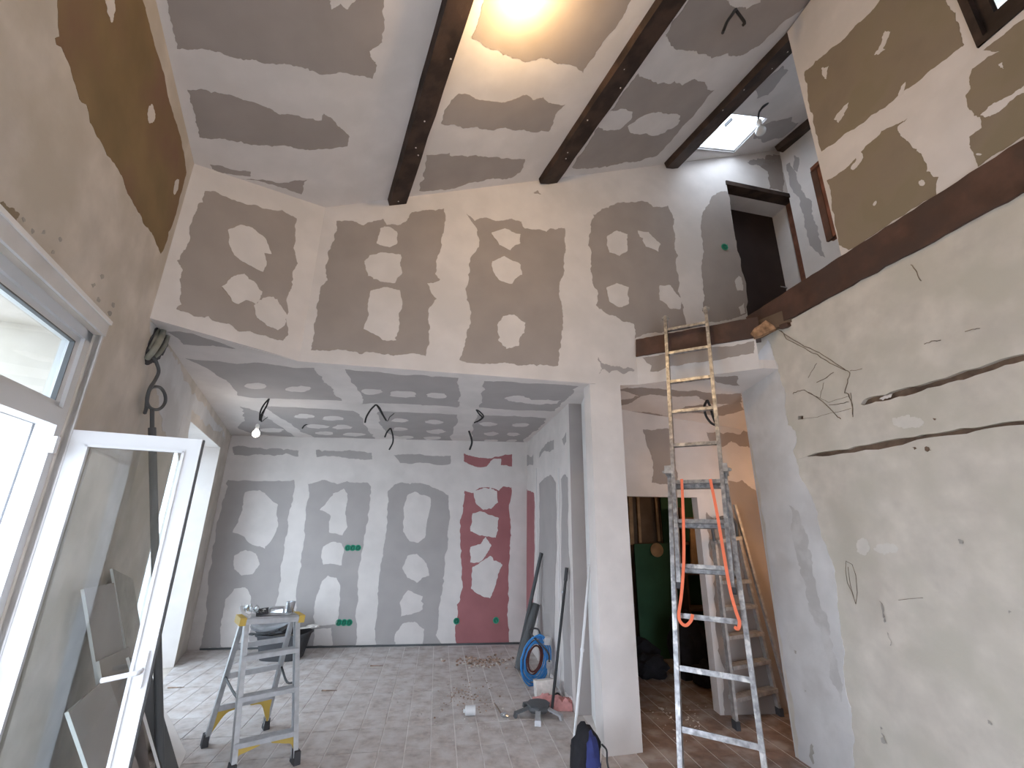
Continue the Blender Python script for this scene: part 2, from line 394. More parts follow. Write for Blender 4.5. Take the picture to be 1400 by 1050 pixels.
# gable wall: column face included
joint = lambda S, u: ceil_z(*(S.P(u, 0).xy))+.02
uR = uG(atz(877, 1027)); uB = SG.px(870, 490)[0]; uQ = uG(Q)+.1
DL = SG.px(993, 250)[0]; DR = SG.px(1085, 266)[0]; DT = SG.px(1020, 254)[1]
uK = uG(K)
gable = slab('wall_gable', SG, [(uK, 2.725), (0, 2.742), (0, -.02), (uR, -.02), (uR, 2.755), (uB, 2.775), (uB, 3.02), (uQ, 3.02), (uQ, joint(SG, uQ)), (uK, joint(SG, uK))],
             [[(DL, 3.3), (DR, 3.3), (DR, DT), (DL, DT)]], .14, M['filler'])
tag(gable, 'tall plasterboard gable wall with white jointing and column', 'wall', kind='structure')
def Z(ox, oy, s, pts): return [(ox+x/s, oy+y/s) for x, y in pts]
P_, BU, FI = patch, M['board_up'], M['filler']
kw = slab('wall_gable_corner', SK, [(-.03, 2.72), (KU+.10, 2.727), (KU+.10, joint(SK, KU)+.04), (-.03, joint(SK, 0))], [], .14, M['filler'])
tag(kw, 'angled plasterboard wall at the left end of the gable', 'wall', kind='structure')
pp(SK, kw, BU, 'plasterboard_panel', Z(200, 200, 3.5, [(280, 215), (330, 215), (400, 250), (470, 275), (560, 298), (650, 305), (720, 345), (715, 450), (705, 490), (725, 560), (700, 600), (695, 680), (675, 720), (680, 900), (655, 930), (580, 910), (500, 885), (440, 885), (400, 850), (280, 820), (145, 780), (165, 690), (160, 640), (175, 590), (155, 560), (190, 490), (210, 430), (235, 320), (255, 270)]), amp=.06)
for q in ([(390, 400), (450, 375), (510, 390), (570, 440), (600, 515), (565, 510), (575, 570), (560, 600), (480, 560), (420, 520), (395, 460)],
          [(360, 670), (420, 620), (470, 610), (520, 650), (553, 710), (525, 755), (480, 735), (440, 755), (410, 740), (400, 715)],
          [(515, 760), (560, 725), (610, 720), (650, 770), (675, 810), (665, 850), (630, 880), (580, 860), (530, 820)]):
    pp(SK, kw, FI, 'filler_patch', Z(200, 200, 3.5, q), off=.003, amp=.05)
G_PAN = [
 [(460, 302), (483, 302), (497, 308), (513, 302), (524, 299), (528, 307), (543, 308), (555, 303), (563, 290), (583, 287), (607, 285), (605, 320), (598, 350), (595, 375), (602, 382), (584, 387), (597, 408), (587, 420), (585, 437), (588, 447), (583, 483), (582, 487), (550, 485), (517, 483), (483, 481), (450, 480), (425, 479), (429, 445), (433, 417), (438, 393), (448, 383), (445, 365), (448, 345), (457, 325)],
 [(638, 292), (650, 302), (667, 298), (677, 302), (700, 299), (713, 303), (717, 312), (747, 317), (753, 312), (772, 312), (773, 333), (771, 350), (770, 377), (765, 387), (768, 417), (770, 440), (768, 463), (763, 500), (730, 498), (697, 497), (683, 496), (628, 492), (636, 465), (643, 437), (638, 410), (640, 387), (645, 350), (655, 335), (653, 315), (645, 303)],
 [(807, 307), (815, 293), (833, 282), (860, 277), (885, 276), (893, 283), (913, 281), (922, 300), (923, 330), (927, 350), (930, 410), (935, 420), (939, 448), (905, 455), (868, 463), (867, 443), (853, 440), (842, 432), (828, 428), (815, 417), (817, 397), (810, 387), (808, 350)],
 [(958, 310), (968, 280), (985, 262), (994, 262), (1007, 330), (1021, 428), (1000, 437), (968, 442), (962, 400), (961, 350)],
 [(1040, 228), (1048, 212), (1066, 212), (1072, 250), (1070, 262), (1052, 258), (1050, 235)],
 [(728, 264), (735, 260), (740, 266)]]
for i, q in enumerate(G_PAN): pp(SG, gable, BU, 'plasterboard_panel', q, amp=.07)
pp(SG, gable, M['board'], 'plasterboard_panel', [(818, 488), (822, 496), (845, 501), (868, 506), (866, 508), (822, 505), (819, 511)], amp=.12)
pp(SG, gable, M['board'], 'plasterboard_panel', [(1022, 222), (1040, 217), (1062, 215), (1064, 222), (1045, 226), (1030, 226)], amp=.12)
G_DAB = [[(517, 323), (520, 312), (532, 310), (543, 317), (543, 333), (532, 338), (515, 333)],
 [(498, 357), (505, 349), (520, 345), (548, 348), (550, 373), (540, 387), (520, 385), (503, 377)],
 [(503, 417), (507, 397), (523, 393), (547, 397), (550, 417), (545, 437), (542, 465), (523, 465), (497, 450), (502, 437)],
 [(672, 318), (690, 312), (712, 320), (712, 332), (698, 342), (683, 335)], [(673, 357), (690, 350), (712, 362), (714, 375), (700, 388), (683, 383), (674, 370)],
 [(680, 445), (688, 432), (703, 430), (716, 440), (717, 455), (705, 473), (692, 477), (681, 465)],
 [(830, 323), (843, 315), (858, 320), (858, 343), (847, 350), (833, 345)], [(872, 315), (887, 317), (903, 333), (900, 344), (883, 337)],
 [(829, 393), (843, 387), (860, 393), (860, 415), (847, 420), (833, 412)], [(902, 390), (917, 390), (930, 407), (930, 423), (917, 422), (902, 410)],
 [(1005, 383), (1010, 377), (1014, 380), (1016, 397), (1008, 397)], [(1010, 420), (1017, 414), (1019, 428), (1013, 430)]]
for q in G_DAB: pp(SG, gable, FI, 'filler_patch', q, off=.003, amp=.06)

# column return faces and the lower room's right wall
def wall2(name, a, b, z0, z1, m, t=.1, side=C0, ext=0, label=None, holes=()):
    S = Surf((a.x, a.y, 0), (b-a), (0, 0, 1), side); L = (b-a).length
    o = slab(name, S, [(-ext, z0), (L+ext, z0), (L+ext, z1), (-ext, z1)], holes, t, m); tag(o, label, 'wall', kind='structure'); return S, o
SL, col_l = wall2('wall_column_left', V((G0.x, G0.y, 0))+V((.004, .03, 0)), BA, -.02, 2.74, M['white'], .1, label='left side of the column, whitened for window light')  # whiter than the front face; window light put into its colour
SBc, o = wall2('wall_column_return', BA, BC, -.02, 2.74, M['board'], .1, label='grey narrow return beside the column')
CT = 2.76
SI, wall_i = wall2('wall_inner_right', BC, BDx, -.02, CT, M['filler'], .12, side=V((-2, 5, 1)), label='right wall of the lower room with grey strips')
I_P = [([(719, 623), (729, 621), (729, 635), (720, 636)], 'board'), ([(737, 626), (738, 618), (746, 607), (757, 601), (757, 615), (751, 618), (746, 617)], 'board'),
       ([(768, 600), (774, 591), (774, 604), (771, 609)], 'board'), ([(719, 667), (730, 674), (731, 693), (731, 751), (728, 830), (722, 880), (718, 880)], 'red'),
       ([(737, 661), (745, 653), (752, 649), (760, 661), (761, 708), (759, 790), (757, 925), (737, 902), (735, 850), (737, 780)], 'board'),
       ([(767, 655), (772, 648), (776, 653), (777, 732), (779, 800), (783, 955), (772, 945), (768, 800)], 'board')]
for q, m in I_P: pp(SI, wall_i, M[m], 'plasterboard_panel', q, amp=.02, off=.002)
bm = bmesh.new()
for x0, x1 in ((733, 734.5), (763.5, 765)):
    q = [SI.hit(x0, 640, .006), SI.hit(x0+2, 905+(x0-733)*1.2, .006)]; add_bar(bm, q[0], q[1], .012, .008, SI.n)
part('corner_bead', bm, M['white'], wall_i)

# far wall
UL = (E_-SF.o).dot(SF.u); UR = (BDx-SF.o).dot(SF.u)
far = slab('wall_far', SF, [(UL-.3, -.02), (UR+.15, -.02), (UR+.15, CT), (UL-.3, CT)], [], .15, M['filler'])
tag(far, 'far plasterboard wall with filled joints and red board', 'wall', kind='structure')
F_P = [[(318, 611), (350, 612), (370, 613), (408, 616), (408, 624), (370, 622), (350, 621), (320, 622)], [(432, 615), (460, 617), (508, 619), (509, 628), (483, 627), (463, 624), (433, 625)],
 [(538, 622), (570, 621), (616, 623), (616, 634), (547, 633)],
 [(312, 656), (330, 657), (402, 656), (402, 672), (393, 710), (388, 745), (384, 790), (376, 838), (374, 884), (272, 888), (282, 830), (290, 770), (300, 705)],
 [(421, 662), (440, 656), (462, 662), (475, 658), (503, 660), (507, 665), (505, 690), (497, 740), (490, 790), (487, 850), (486, 884), (402, 884), (405, 820), (412, 760), (418, 710)],
 [(530, 672), (540, 662), (563, 660), (593, 667), (613, 677), (615, 700), (612, 727), (607, 787), (600, 830), (596, 868), (600, 875), (606, 882), (515, 884), (512, 860), (517, 820), (520, 780), (526, 740), (530, 700)]]
for q in F_P: pp(SF, far, M['board'], 'plasterboard_panel', q, amp=.05)
for q in ([(634, 620), (646, 624), (667, 627), (700, 621), (700, 638), (685, 636), (685, 627), (675, 627), (665, 638), (650, 638), (634, 630)],
          [(635, 671), (646, 674), (655, 667), (676, 668), (682, 671), (688, 665), (699, 666), (699, 732), (697, 763), (694, 830), (695, 881), (624, 881), (623, 854), (629, 815), (630, 763), (629, 711), (633, 699), (635, 680)]):
    pp(SF, far, M['red'], 'plasterboard_panel', q, amp=.05, label='red fire rated board')
F_D = [[(335, 673), (355, 670), (380, 690), (380, 720), (362, 750), (345, 745), (318, 728), (330, 700)], [(320, 760), (335, 752), (350, 757), (355, 772), (345, 785), (330, 787), (320, 778)],
 [(308, 820), (320, 805), (335, 803), (343, 815), (342, 840), (340, 883), (302, 884), (302, 850)],
 [(437, 697), (455, 675), (470, 668), (475, 675), (472, 700), (475, 720), (468, 732), (450, 728), (452, 705)],
 [(442, 747), (453, 741), (467, 743), (470, 755), (467, 773), (442, 772), (439, 760)],
 [(440, 795), (448, 787), (460, 790), (465, 800), (460, 853), (430, 853), (428, 843), (432, 817)], [(430, 860), (453, 858), (455, 882), (428, 883)],
 [(557, 677), (567, 672), (588, 680), (587, 700), (581, 735), (572, 742), (560, 740), (551, 727), (552, 700)],
 [(550, 777), (557, 760), (570, 757), (583, 770), (587, 787), (577, 790), (570, 797), (557, 790)],
 [(547, 823), (558, 807), (578, 815), (578, 833), (563, 840), (548, 843)], [(540, 867), (550, 853), (567, 850), (580, 860), (578, 881), (540, 882)],
 [(646, 671), (661, 667), (679, 671), (681, 687), (673, 694), (661, 697), (650, 687)], [(646, 702), (658, 699), (682, 708), (681, 725), (678, 735), (655, 732), (643, 726)],
 [(643, 748), (658, 743), (664, 734), (672, 746), (664, 760), (655, 769), (643, 769)], [(646, 775), (670, 760), (687, 772), (679, 793), (670, 818), (644, 805)]]
for q in F_D: pp(SF, far, FI, 'filler_patch', q, off=.003, amp=.05)
bm = bmesh.new(); add_bar(bm, SF.P(UL+.2, .008, .012), SF.P(UR-.02, .008, .012), .02, .02, SF.n)
tag(mesh('gap_shade_far', bm, M['greypipe']), 'dark strip painted for the shaded gap at the foot of the far wall', 'strip', kind='structure')  # no skirting here; dark strip stands for the shade in the gap

# lower ceiling
LZ = 2.73
n1, n2, n3 = V((-2.197, 2.393, 2.725)), V((.691, 3.67, 2.745)), V((-1.6, 6.25, 2.665))
SLc = Surf(n1, n2-n1, n3-n1, side=V((0, 3, 0)))
def on_lc(p):
    d = ((SLc.o-V((p.x, p.y, 0))).dot(SLc.n))/SLc.n.z; return SLc.uv(V((p.x, p.y, d)))
low = slab('ceiling_lower', SLc, [on_lc(p) for p in (LC+V((-.08, 0, 0)), K, G0+V((.05, 0, 0)), BA, BC+V((.05, 0, 0)), BDx+V((.08, .08, 0)), E_+V((-.15, .05, 0)))], [], .1, M['filler'])
tag(low, 'flat plasterboard ceiling of the lower room', 'ceiling', kind='structure')
L_P = [[(229, 454), (244, 453), (263, 456), (282, 463), (299, 468), (322, 477), (307, 475), (282, 473), (251, 471), (244, 463)],
 [(253, 490), (276, 493), (299, 494), (324, 498), (352, 496), (375, 499), (400, 503), (430, 503), (440, 517), (455, 535), (467, 548), (440, 547), (373, 545), (345, 544), (325, 541), (310, 520), (295, 512), (280, 502)],
 [(472, 505), (497, 508), (550, 513), (603, 515), (627, 517), (627, 530), (630, 540), (625, 557), (583, 554), (543, 552), (495, 552), (493, 537), (480, 523)],
 [(662, 521), (700, 522), (765, 526), (791, 528), (784, 538), (773, 547), (765, 555), (758, 562), (725, 561), (690, 560), (655, 557)],
 [(360, 556), (380, 556), (483, 562), (493, 570), (513, 600), (430, 598), (410, 590), (375, 566)],
 [(328, 556), (350, 562), (363, 570), (403, 597), (350, 594), (325, 585), (335, 575)],
 [(517, 563), (583, 565), (625, 567), (618, 605), (560, 603), (530, 592), (520, 575)],
 [(652, 568), (700, 569), (714, 570), (747, 572), (745, 578), (735, 588), (719, 599), (709, 609), (690, 608), (645, 605)]]
for q in L_P: pp(SLc, low, M['board'], 'plasterboard_panel', q, amp=.05)
L_D = [(408, 532, 18, 4), (351, 528, 14, 4), (508, 536, 15, 4), (552, 539, 18, 5), (597, 541, 14, 4), (417, 569, 15, 3), (456, 572, 16, 3), (433, 583, 15, 3), (468, 584, 13, 3), (443, 592, 14, 2.5), (483, 594, 15, 2.5), (372, 588, 16, 3),
       (547, 575, 13, 2.5), (593, 577, 12, 3), (547, 587, 10, 2.5), (597, 590, 13, 3), (555, 598, 10, 2), (590, 599, 11, 2.5), (711, 581, 12, 2.8), (701, 594, 9, 2.6), (699, 603, 7, 2), (668, 580, 13, 2.5), (672, 593, 10, 2.5), (670, 603, 10, 2)]
for c in L_D: pp(SLc, low, FI, 'filler_patch', ell(*c, n=9, k=.2), off=.003, depth=1)
pp(SLc, low, FI, 'filler_patch', [(690, 544), (704, 541), (717, 542), (726, 547), (767, 547), (762, 552), (741, 553), (722, 552), (700, 549)], off=.003)

# sloped ceiling with two roof windows
hole1 = [(-1.53, 3.72), (-1.09, 3.72), (-1.12, 4.49), (-1.58, 4.43)]
WP = SR.hit(1363, 12)         # pane corner of the inner window; the roof window is on the line beyond it
h2c = SC.px(1400, -40)
hole2 = [(h2c[0]-.9, h2c[1]-.75), (h2c[0]+.75, h2c[1]-.75), (h2c[0]+.75, h2c[1]+.9), (h2c[0]-.9, h2c[1]+.9)]
def on_c(p): return SC.uv(V((p.x, p.y, ceil_z(p.x, p.y))))
ceil = slab('ceiling', SC, [on_c(p) for p in (LC+dW*.3-V((.3, 0, 0)), K+V((-.15, .2, 0)), Q+V((.2, .25, 0)), MWE+V((.2, 0, 0)), BK+azv(64.65)*7.2, BK-V((.3, .1, 0)))], [hole1], .05, M['filler'])
tag(ceil, 'high sloping plasterboard ceiling between dark beams', 'ceiling', kind='structure')
C_P = [
 [(218, -60), (228, 0), (230, 17), (242, 67), (283, 68), (317, 78), (350, 82), (393, 88), (423, 97), (477, 101), (509, 108), (513, 87), (505, 70), (522, 55), (525, 0), (527, -60)],
 [(256, 123), (273, 122), (300, 128), (323, 133), (350, 141), (383, 157), (417, 162), (440, 165), (443, 155), (460, 170), (478, 187), (475, 200), (430, 205), (397, 200), (350, 198), (300, 189), (273, 188), (267, 167), (260, 140)],
 [(287, 225), (297, 226), (343, 235), (343, 241), (315, 238), (290, 231)], [(330, 245), (350, 246), (395, 250), (420, 246), (412, 266), (395, 260), (370, 252)],
 [(668, -60), (662, 0), (657, 20), (645, 50), (667, 65), (700, 80), (727, 83), (750, 80), (767, 88), (797, 100), (833, 47), (863, 0), (880, -60)],
 [(617, 137), (627, 128), (643, 130), (657, 137), (683, 140), (700, 137), (715, 130), (730, 137), (743, 133), (750, 141), (773, 143), (762, 153), (750, 180), (700, 178), (660, 177), (603, 169)],
 [(583, 212), (623, 213), (650, 212), (700, 218), (718, 218), (712, 235), (700, 243), (667, 245), (617, 258), (573, 261)],
 [(980, -60), (940, 3), (910, 48), (913, 53), (930, 68), (953, 70), (973, 80), (1000, 77), (1020, 73), (1037, 63), (1050, 50), (1100, 10), (1140, -60)],
 [(873, 100), (882, 107), (900, 115), (933, 117), (950, 108), (963, 112), (967, 123), (977, 123), (967, 133), (947, 160), (913, 197), (898, 213), (860, 222), (833, 227), (800, 230), (782, 229), (813, 180), (850, 130)]]
for i, q in enumerate(C_P): pp(SC, ceil, M['board_up'], 'plasterboard_panel', q, amp=.07)
pp(SC, ceil, M['board'], 'plasterboard_panel', [(1040, 172), (1082, 160), (1092, 168), (1070, 188), (1045, 195), (1030, 190)], amp=.07)
pp(SC, ceil, M['board'], 'plasterboard_panel', [(1030, 120), (1070, 90), (1078, 96), (1050, 130), (1035, 135)], amp=.07)
for q in ([(450, 0), (453, 13), (465, 5), (475, 13), (487, 0), (487, -25), (450, -25)], [(993, 0), (998, 7), (1020, 13), (1040, 3), (1043, -20), (995, -20)],
          [(817, 170), (833, 152), (865, 153), (863, 163), (847, 177), (827, 178)], [(858, 173), (873, 162), (900, 153), (930, 158), (927, 170), (900, 185), (863, 182)]):
    pp(SC, ceil, FI, 'filler_patch', q, off=.003, amp=.07)
for nm, h in (('roof_window', hole1),):
    first = h is hole1
    P3 = [SC.P(*p) for p in h]; c = sum(P3, V())/4
    t = thing(nm, c-SC.n*.12, 'bright roof window in a white shaft over the mezzanine' if first else 'roof window seen through the inner wooden window at upper right', 'window')
    bm = bmesh.new()
    for i in range(4):
        p, q = P3[i]-SC.n*.10, P3[(i+1) % 4]-SC.n*.10; m_ = (p+q)/2; o = (m_-(c-SC.n*.1)).normalized()*.02
        add_prism(bm, [P3[i], P3[(i+1) % 4], P3[(i+1) % 4]-SC.n*.035, P3[i]-SC.n*.035], [], o.normalized(), 0.0, .03)
    part('shaft', bm, M['white'], t)
    bm = bmesh.new()
    for i in range(4):
        p, q = P3[i]-SC.n*.03, P3[(i+1) % 4]-SC.n*.03; i0 = (c-SC.n*.03-(p+q)/2).normalized()*.012
        add_bar(bm, p+i0*.5, q+i0*.5, .012, .02, SC.n)
    part('frame', bm, M['white'], t)
    bm = bmesh.new(); bm.faces.new([bm.verts.new(p.lerp(c, .01)-SC.n*.035) for p in P3]); part('pane', bm, M['glass'], t)
    if first:
        bm = bmesh.new(); p = SC.hit(991, 172, -.07); q = SC.hit(1001, 162, -.07); add_bar(bm, p, q, .02, .03, SC.n); part('handle', bm, M['greypipe'], t)

# ------------------------------------------------------------------ right wall with chases, partition above the beam
uBack = (BKR-RB).dot(SR.u)
SHELL = .03
rp = lambda x, y: SR.px(x, y)
uc = rp(1011.7, 513)[0]
groove1 = Z(1050, 350, 3, [(380, 608), (395, 588), (480, 570), (600, 535), (800, 470), (1050, 400), (1350, 318), (1350, 348), (1050, 430), (850, 490), (740, 520), (600, 565), (500, 590), (395, 612)])
groove2 = Z(1050, 350, 3, [(115, 836), (250, 800), (400, 775), (600, 742), (700, 725), (900, 695), (1050, 675), (1400, 622), (1400, 640), (1050, 692), (850, 718), (700, 740), (600, 757), (400, 795), (250, 820)])
g1 = [tuple(p) for p in ragged([rp(*q) for q in groove1], 2, .06, 5)]; g2 = [tuple(p) for p in ragged([rp(*q) for q in groove2], 2, .06, 6)]
hole_s = [rp(*q) for q in ((1091, 569), (1098, 568), (1098, 573), (1091, 574))]
BZ = 3.05
wr = slab('wall_right', SR, [(uc, -.02), (uBack, -.02), (uBack, BZ+.1), (rp(1083, 447)[0], BZ+.05), (rp(1050, 460)[0], 3.09), (rp(1031, 463)[0], 3.08), (rp(1031, 486)[0], 2.9), rp(1011.7, 513)], [g1, g2, hole_s], SHELL, M['plaster'])
tag(wr, 'old plastered right wall with two brown chases and cracks', 'wall', kind='structure')
slab('masonry_core', SR, [(uc, -.02), (uBack, -.02), (uBack, BZ), (rp(1031, 463)[0], BZ), rp(1013, 514)], [], .30, M['chase'], parent=wr, off=-SHELL)
bm = bmesh.new(); e0 = SR.P(uc, 0, .0); add_prism(bm, [SR.P(uc, -.02, 0), SR.P(uc, 2.84, 0), SR.P(uc, 2.84, -.34), SR.P(uc, -.02, -.34)], [], -SR.u, -.001, .012)
part('plaster_end', bm, M['skim'], wr)
skim = [(1011.7, 513), (1030, 500), (1043, 475), (1050, 465), (1058, 490), (1073, 537), (1077, 577), (1087, 590), (1092, 650), (1105, 670), (1117, 700), (1122, 733), (1137, 767), (1145, 833), (1153, 900), (1163, 967), (1167, 1050), (1172, 1130), (1105, 1130), (1095, 1050), (1050, 760)]
pp(SR, wr, M['skim'], 'skim_or_shade_patch', skim, amp=.04, off=.004, thick=.004)
pp(SR, wr, M['skim_shade'], 'skim_or_shade_patch', [(1078, 690), (1092, 700), (1104, 750), (1118, 815), (1134, 860), (1146, 915), (1150, 960), (1138, 935), (1122, 870), (1102, 815), (1090, 765)], off=.0048, amp=.12, thick=.0006, label='painted shadow of a dent in the fresh skim')  # shadow of the dent painted as a darker strip on the skim
CR = [[(40, 300), (80, 330), (150, 370), (210, 395), (260, 430), (310, 460), (335, 480), (325, 520), (315, 560), (330, 565), (345, 610), (348, 660)], [(55, 305), (75, 340), (150, 380), (200, 405), (255, 440), (320, 470)],
      [(100, 565), (120, 555), (150, 550), (200, 580), (240, 610), (280, 655), (298, 668)], [(150, 550), (190, 572), (225, 590), (250, 600), (330, 575)], [(125, 672), (200, 660), (260, 645), (340, 625)], [(250, 610), (300, 605), (330, 598)], [(335, 470), (360, 468), (385, 462)],
      [(200, 520), (240, 500), (268, 478)], [(215, 580), (222, 545), (228, 520)], [(165, 500), (185, 465), (200, 440)], [(640, 362), (670, 350), (708, 345)], [(808, 310), (840, 300), (868, 297)], [(585, 35), (605, 55), (615, 80), (628, 102)], [(340, 560), (344, 610), (346, 650)]]
for k, c in enumerate(CR):
    bm = bmesh.new(); rr = random.Random(k)
    pts = []
    cc = Z(1050, 350, 3, c)
    for p, q in zip(cc, cc[1:]):
        for t in (0, .33, .66): pts.append((p[0]+(q[0]-p[0])*t+rr.uniform(-.7, .7), p[1]+(q[1]-p[1])*t+rr.uniform(-.7, .7)))
    pts.append(cc[-1])
    ribbon(bm, [SR.hit(x, y, .0045) for x, y in pts], SR.n, (.004, .003, .004, .002, .002)[k % 5] if k > 2 else .0045)
    part('crack', bm, M['cable_thin'], wr)
CR2 = [[(320, 200), (318, 240), (325, 290), (345, 330), (360, 378), (366, 330), (360, 260), (345, 215), (322, 203)], [(328, 225), (332, 260), (338, 300), (352, 350)], [(535, 362), (580, 356), (635, 352)]]
for c in CR2:
    bm = bmesh.new(); ribbon(bm, [SR.hit(x, y, .003) for x, y in Z(1050, 700, 3, c)], SR.n, .0022); part('crack', bm, M['cable_thin'], wr)
for q in ([(455, 365), (462, 372), (480, 430), (484, 450), (478, 455), (470, 420)], [(488, 490), (494, 500), (505, 545), (500, 548)], [(460, 880), (470, 890), (475, 930), (490, 950), (465, 945)], [(900, 852), (918, 868), (915, 875), (903, 868)], [(178, 950), (186, 960), (190, 1030), (184, 1035)],
          [(780, 110), (800, 118), (785, 130)], [(985, 405), (1000, 410), (990, 420)], [(105, 565), (120, 570), (112, 582)], [(150, 728), (158, 735), (150, 740)]):
    pp(SR, wr, M['stain'], 'dirt_mark', Z(1050, 700, 3, q), off=.006, thick=.0005, amp=.2, depth=2)
for q in ([(642, 785), (660, 785), (668, 797), (655, 803), (643, 797)], [(675, 665), (690, 668), (685, 674)], [(610, 790), (590, 785), (600, 795)]):
    pp(SR, wr, M['chase'], 'plaster_chip', Z(1050, 350, 3, q), off=.003, amp=.2, depth=1)
for q in (ell(1180, 748, 9, 12), ell(1212, 750, 17, 7), ell(1240, 577, 22, 9)):
    pp(SR, wr, M['plaster_light'], 'skim_or_shade_patch', q, off=.0015, amp=.15)
pp(SR, wr, M['filler'], 'filler_patch', Z(1050, 350, 3, [(455, 585), (480, 572), (510, 566), (505, 578), (470, 592)]), off=.003)
# partition
pu = SR.px(1085, 80)[0]
ptop = lambda u: ceil_z(*(SR.P(u, 0).xy))
def lineuv(q): return SR.px(*q)
wcor = SR.px(1338, 66); 
wl = wcor[0]; wb = wcor[1]
part_w = slab('wall_partition', SR, [(pu, 3.2), (uBack, 3.2), (uBack, ptop(uBack)-.02), (pu, ptop(pu)-.02)], [[(wl, wb), (wl+1.1, wb), (wl+1.1, wb+.72), (wl, wb+.72)]], .10, M['filler'])
tag(part_w, 'tan boarded partition wall above the long brown beam', 'wall', kind='structure')
for q in ([(1100, 98), (1117, 83), (1150, 57), (1190, 17), (1203, 0), (1235, -40), (1290, -40), (1293, 0), (1299, 13), (1306, 17), (1307, 29), (1318, 61), (1303, 72), (1283, 88), (1237, 123), (1210, 147), (1160, 180), (1123, 207), (1118, 190), (1104, 120)],
          [(1240, 162), (1227, 173), (1231, 186), (1237, 190), (1250, 203), (1267, 227), (1280, 267), (1160, 342), (1147, 335), (1137, 283), (1130, 247), (1143, 240), (1160, 227), (1183, 200), (1210, 177)],
          [(1400, 26), (1344, 69), (1351, 69), (1367, 70), (1351, 77), (1329, 94), (1326, 103), (1327, 121), (1320, 130), (1325, 150), (1340, 160), (1342, 175), (1325, 187), (1328, 205), (1337, 228), (1400, 186), (1520, 100), (1520, -60)]):
    pp(SR, part_w, M['tan'], 'board_panel', q, amp=.05)
for q in ([(1195, 75), (1210, 42), (1217, 43), (1210, 67), (1200, 75)], [(1123, 93), (1133, 90), (1130, 108), (1125, 104)], [(1140, 163), (1160, 140), (1158, 148), (1146, 168)], [(1163, 230), (1176, 207), (1180, 215), (1167, 232)],
          [(1340, 157), (1360, 140), (1400, 117), (1400, 127), (1375, 145), (1345, 160)], [(1365, 88), (1370, 85), (1372, 94)], ell(1260, 250, 4, 4), ell(1338, 211, 4, 1.5), [(1232, 118), (1238, 112), (1236, 126), (1228, 132)], ell(1196, 278, 2, 4, rot=.6)):
    pp(SR, part_w, FI, 'filler_patch', q, off=.003, amp=.1)
# inner wooden window in the partition
t = thing('wooden_window', SR.P(wl+.5, wb, 0), 'dark wooden inner window in the partition at upper right', 'window')
bm = bmesh.new(); R_ = lambda a, b, c, d, o1, o2, bm: add_prism(bm, [SR.P(a, b), SR.P(c, b), SR.P(c, d), SR.P(a, d)], [], SR.n, o1, o2)
H_, W_ = .72, 1.1
for a, b, c, d in ((wl, wb, wl+W_, wb+.035), (wl, wb+H_-.035, wl+W_, wb+H_), (wl, wb, wl+.035, wb+H_), (wl+W_-.035, wb, wl+W_, wb+H_)): R_(a, b, c, d, .012, -.11, bm)
part('frame', bm, M['beam'], t)
bm = bmesh.new(); pc = SR.px(1363, 18, -.05); m0, m1 = pc[0]-wl, pc[1]-wb
for a, b, c, d in ((wl+.035, wb+.035, wl+W_-.035, pc[1]), (wl+.035, wb+H_-.09, wl+W_-.035, wb+H_-.035), (wl+.035, pc[1], pc[0], wb+H_-.09), (wl+W_-.12, pc[1], wl+W_-.035, wb+H_-.09)): R_(a, b, c, d, -.03, -.07, bm)
part('sash', bm, M['beam'], t)
bm = bmesh.new(); R_(pc[0], pc[1], wl+W_-.12, wb+H_-.09, -.045, -.05, bm); part('pane', bm, M['glass'], t)
# mezzanine walls and floor
_sm = Surf((Q.x, Q.y, 0), (MWE-Q), (0, 0, 1), V((1.5, 2, 4))); mc = _sm.px(1385, -12)
mh = [(mc[0]-.5, mc[1]-.45), (mc[0]+.5, mc[1]-.45), (mc[0]+.5, mc[1]+.35), (mc[0]-.5, mc[1]+.35)]
SM, mw = wall2('wall_mezzanine', Q, MWE, 3.2, 7.0, M['filler'], .12, side=V((1.5, 2, 4)), label='white lit side wall of the mezzanine', holes=[mh])
t = thing('side_window', SM.P(mc[0], mc[1], -.06), 'bright outer window glimpsed through the dark wooden window at upper right', 'window')
bm = bmesh.new()
for i in range(4):
    p, q = SM.P(*mh[i], -.06), SM.P(*mh[(i+1) % 4], -.06); add_bar(bm, p, q, .03, .06, SM.n)
part('frame', bm, M['white'], t)
bm = bmesh.new(); bm.faces.new([bm.verts.new(SM.P(*p, -.08)) for p in mh]); part('pane', bm, M['glass'], t)
for q in ([(1075, 225), (1080, 222), (1095, 260), (1110, 275), (1112, 300), (1120, 320), (1128, 352), (1112, 340), (1100, 300), (1090, 268)], [(1085, 212), (1092, 215), (1090, 235), (1085, 232)]):
    pp(SM, mw, M['board'], 'plasterboard_panel', q, amp=.06)
MZ = 3.20
mzf = [V((1.22, 3.86, 0)), V((2.0, 3.38, 0)), RB+azv(170.5)*.3+V((.1, 0, 0)), RB+azv(170.5)*4.2+V((.1, 0, 0)), MWE, Q+V((0, 0, 0))]
bm = bmesh.new(); add_prism(bm, mzf, [], V((0, 0, 1)), MZ, MZ-.12); tag(mesh('floor_mezzanine', bm, M['cardboard']), 'boarded floor of the mezzanine above the passage', 'floor', kind='structure')
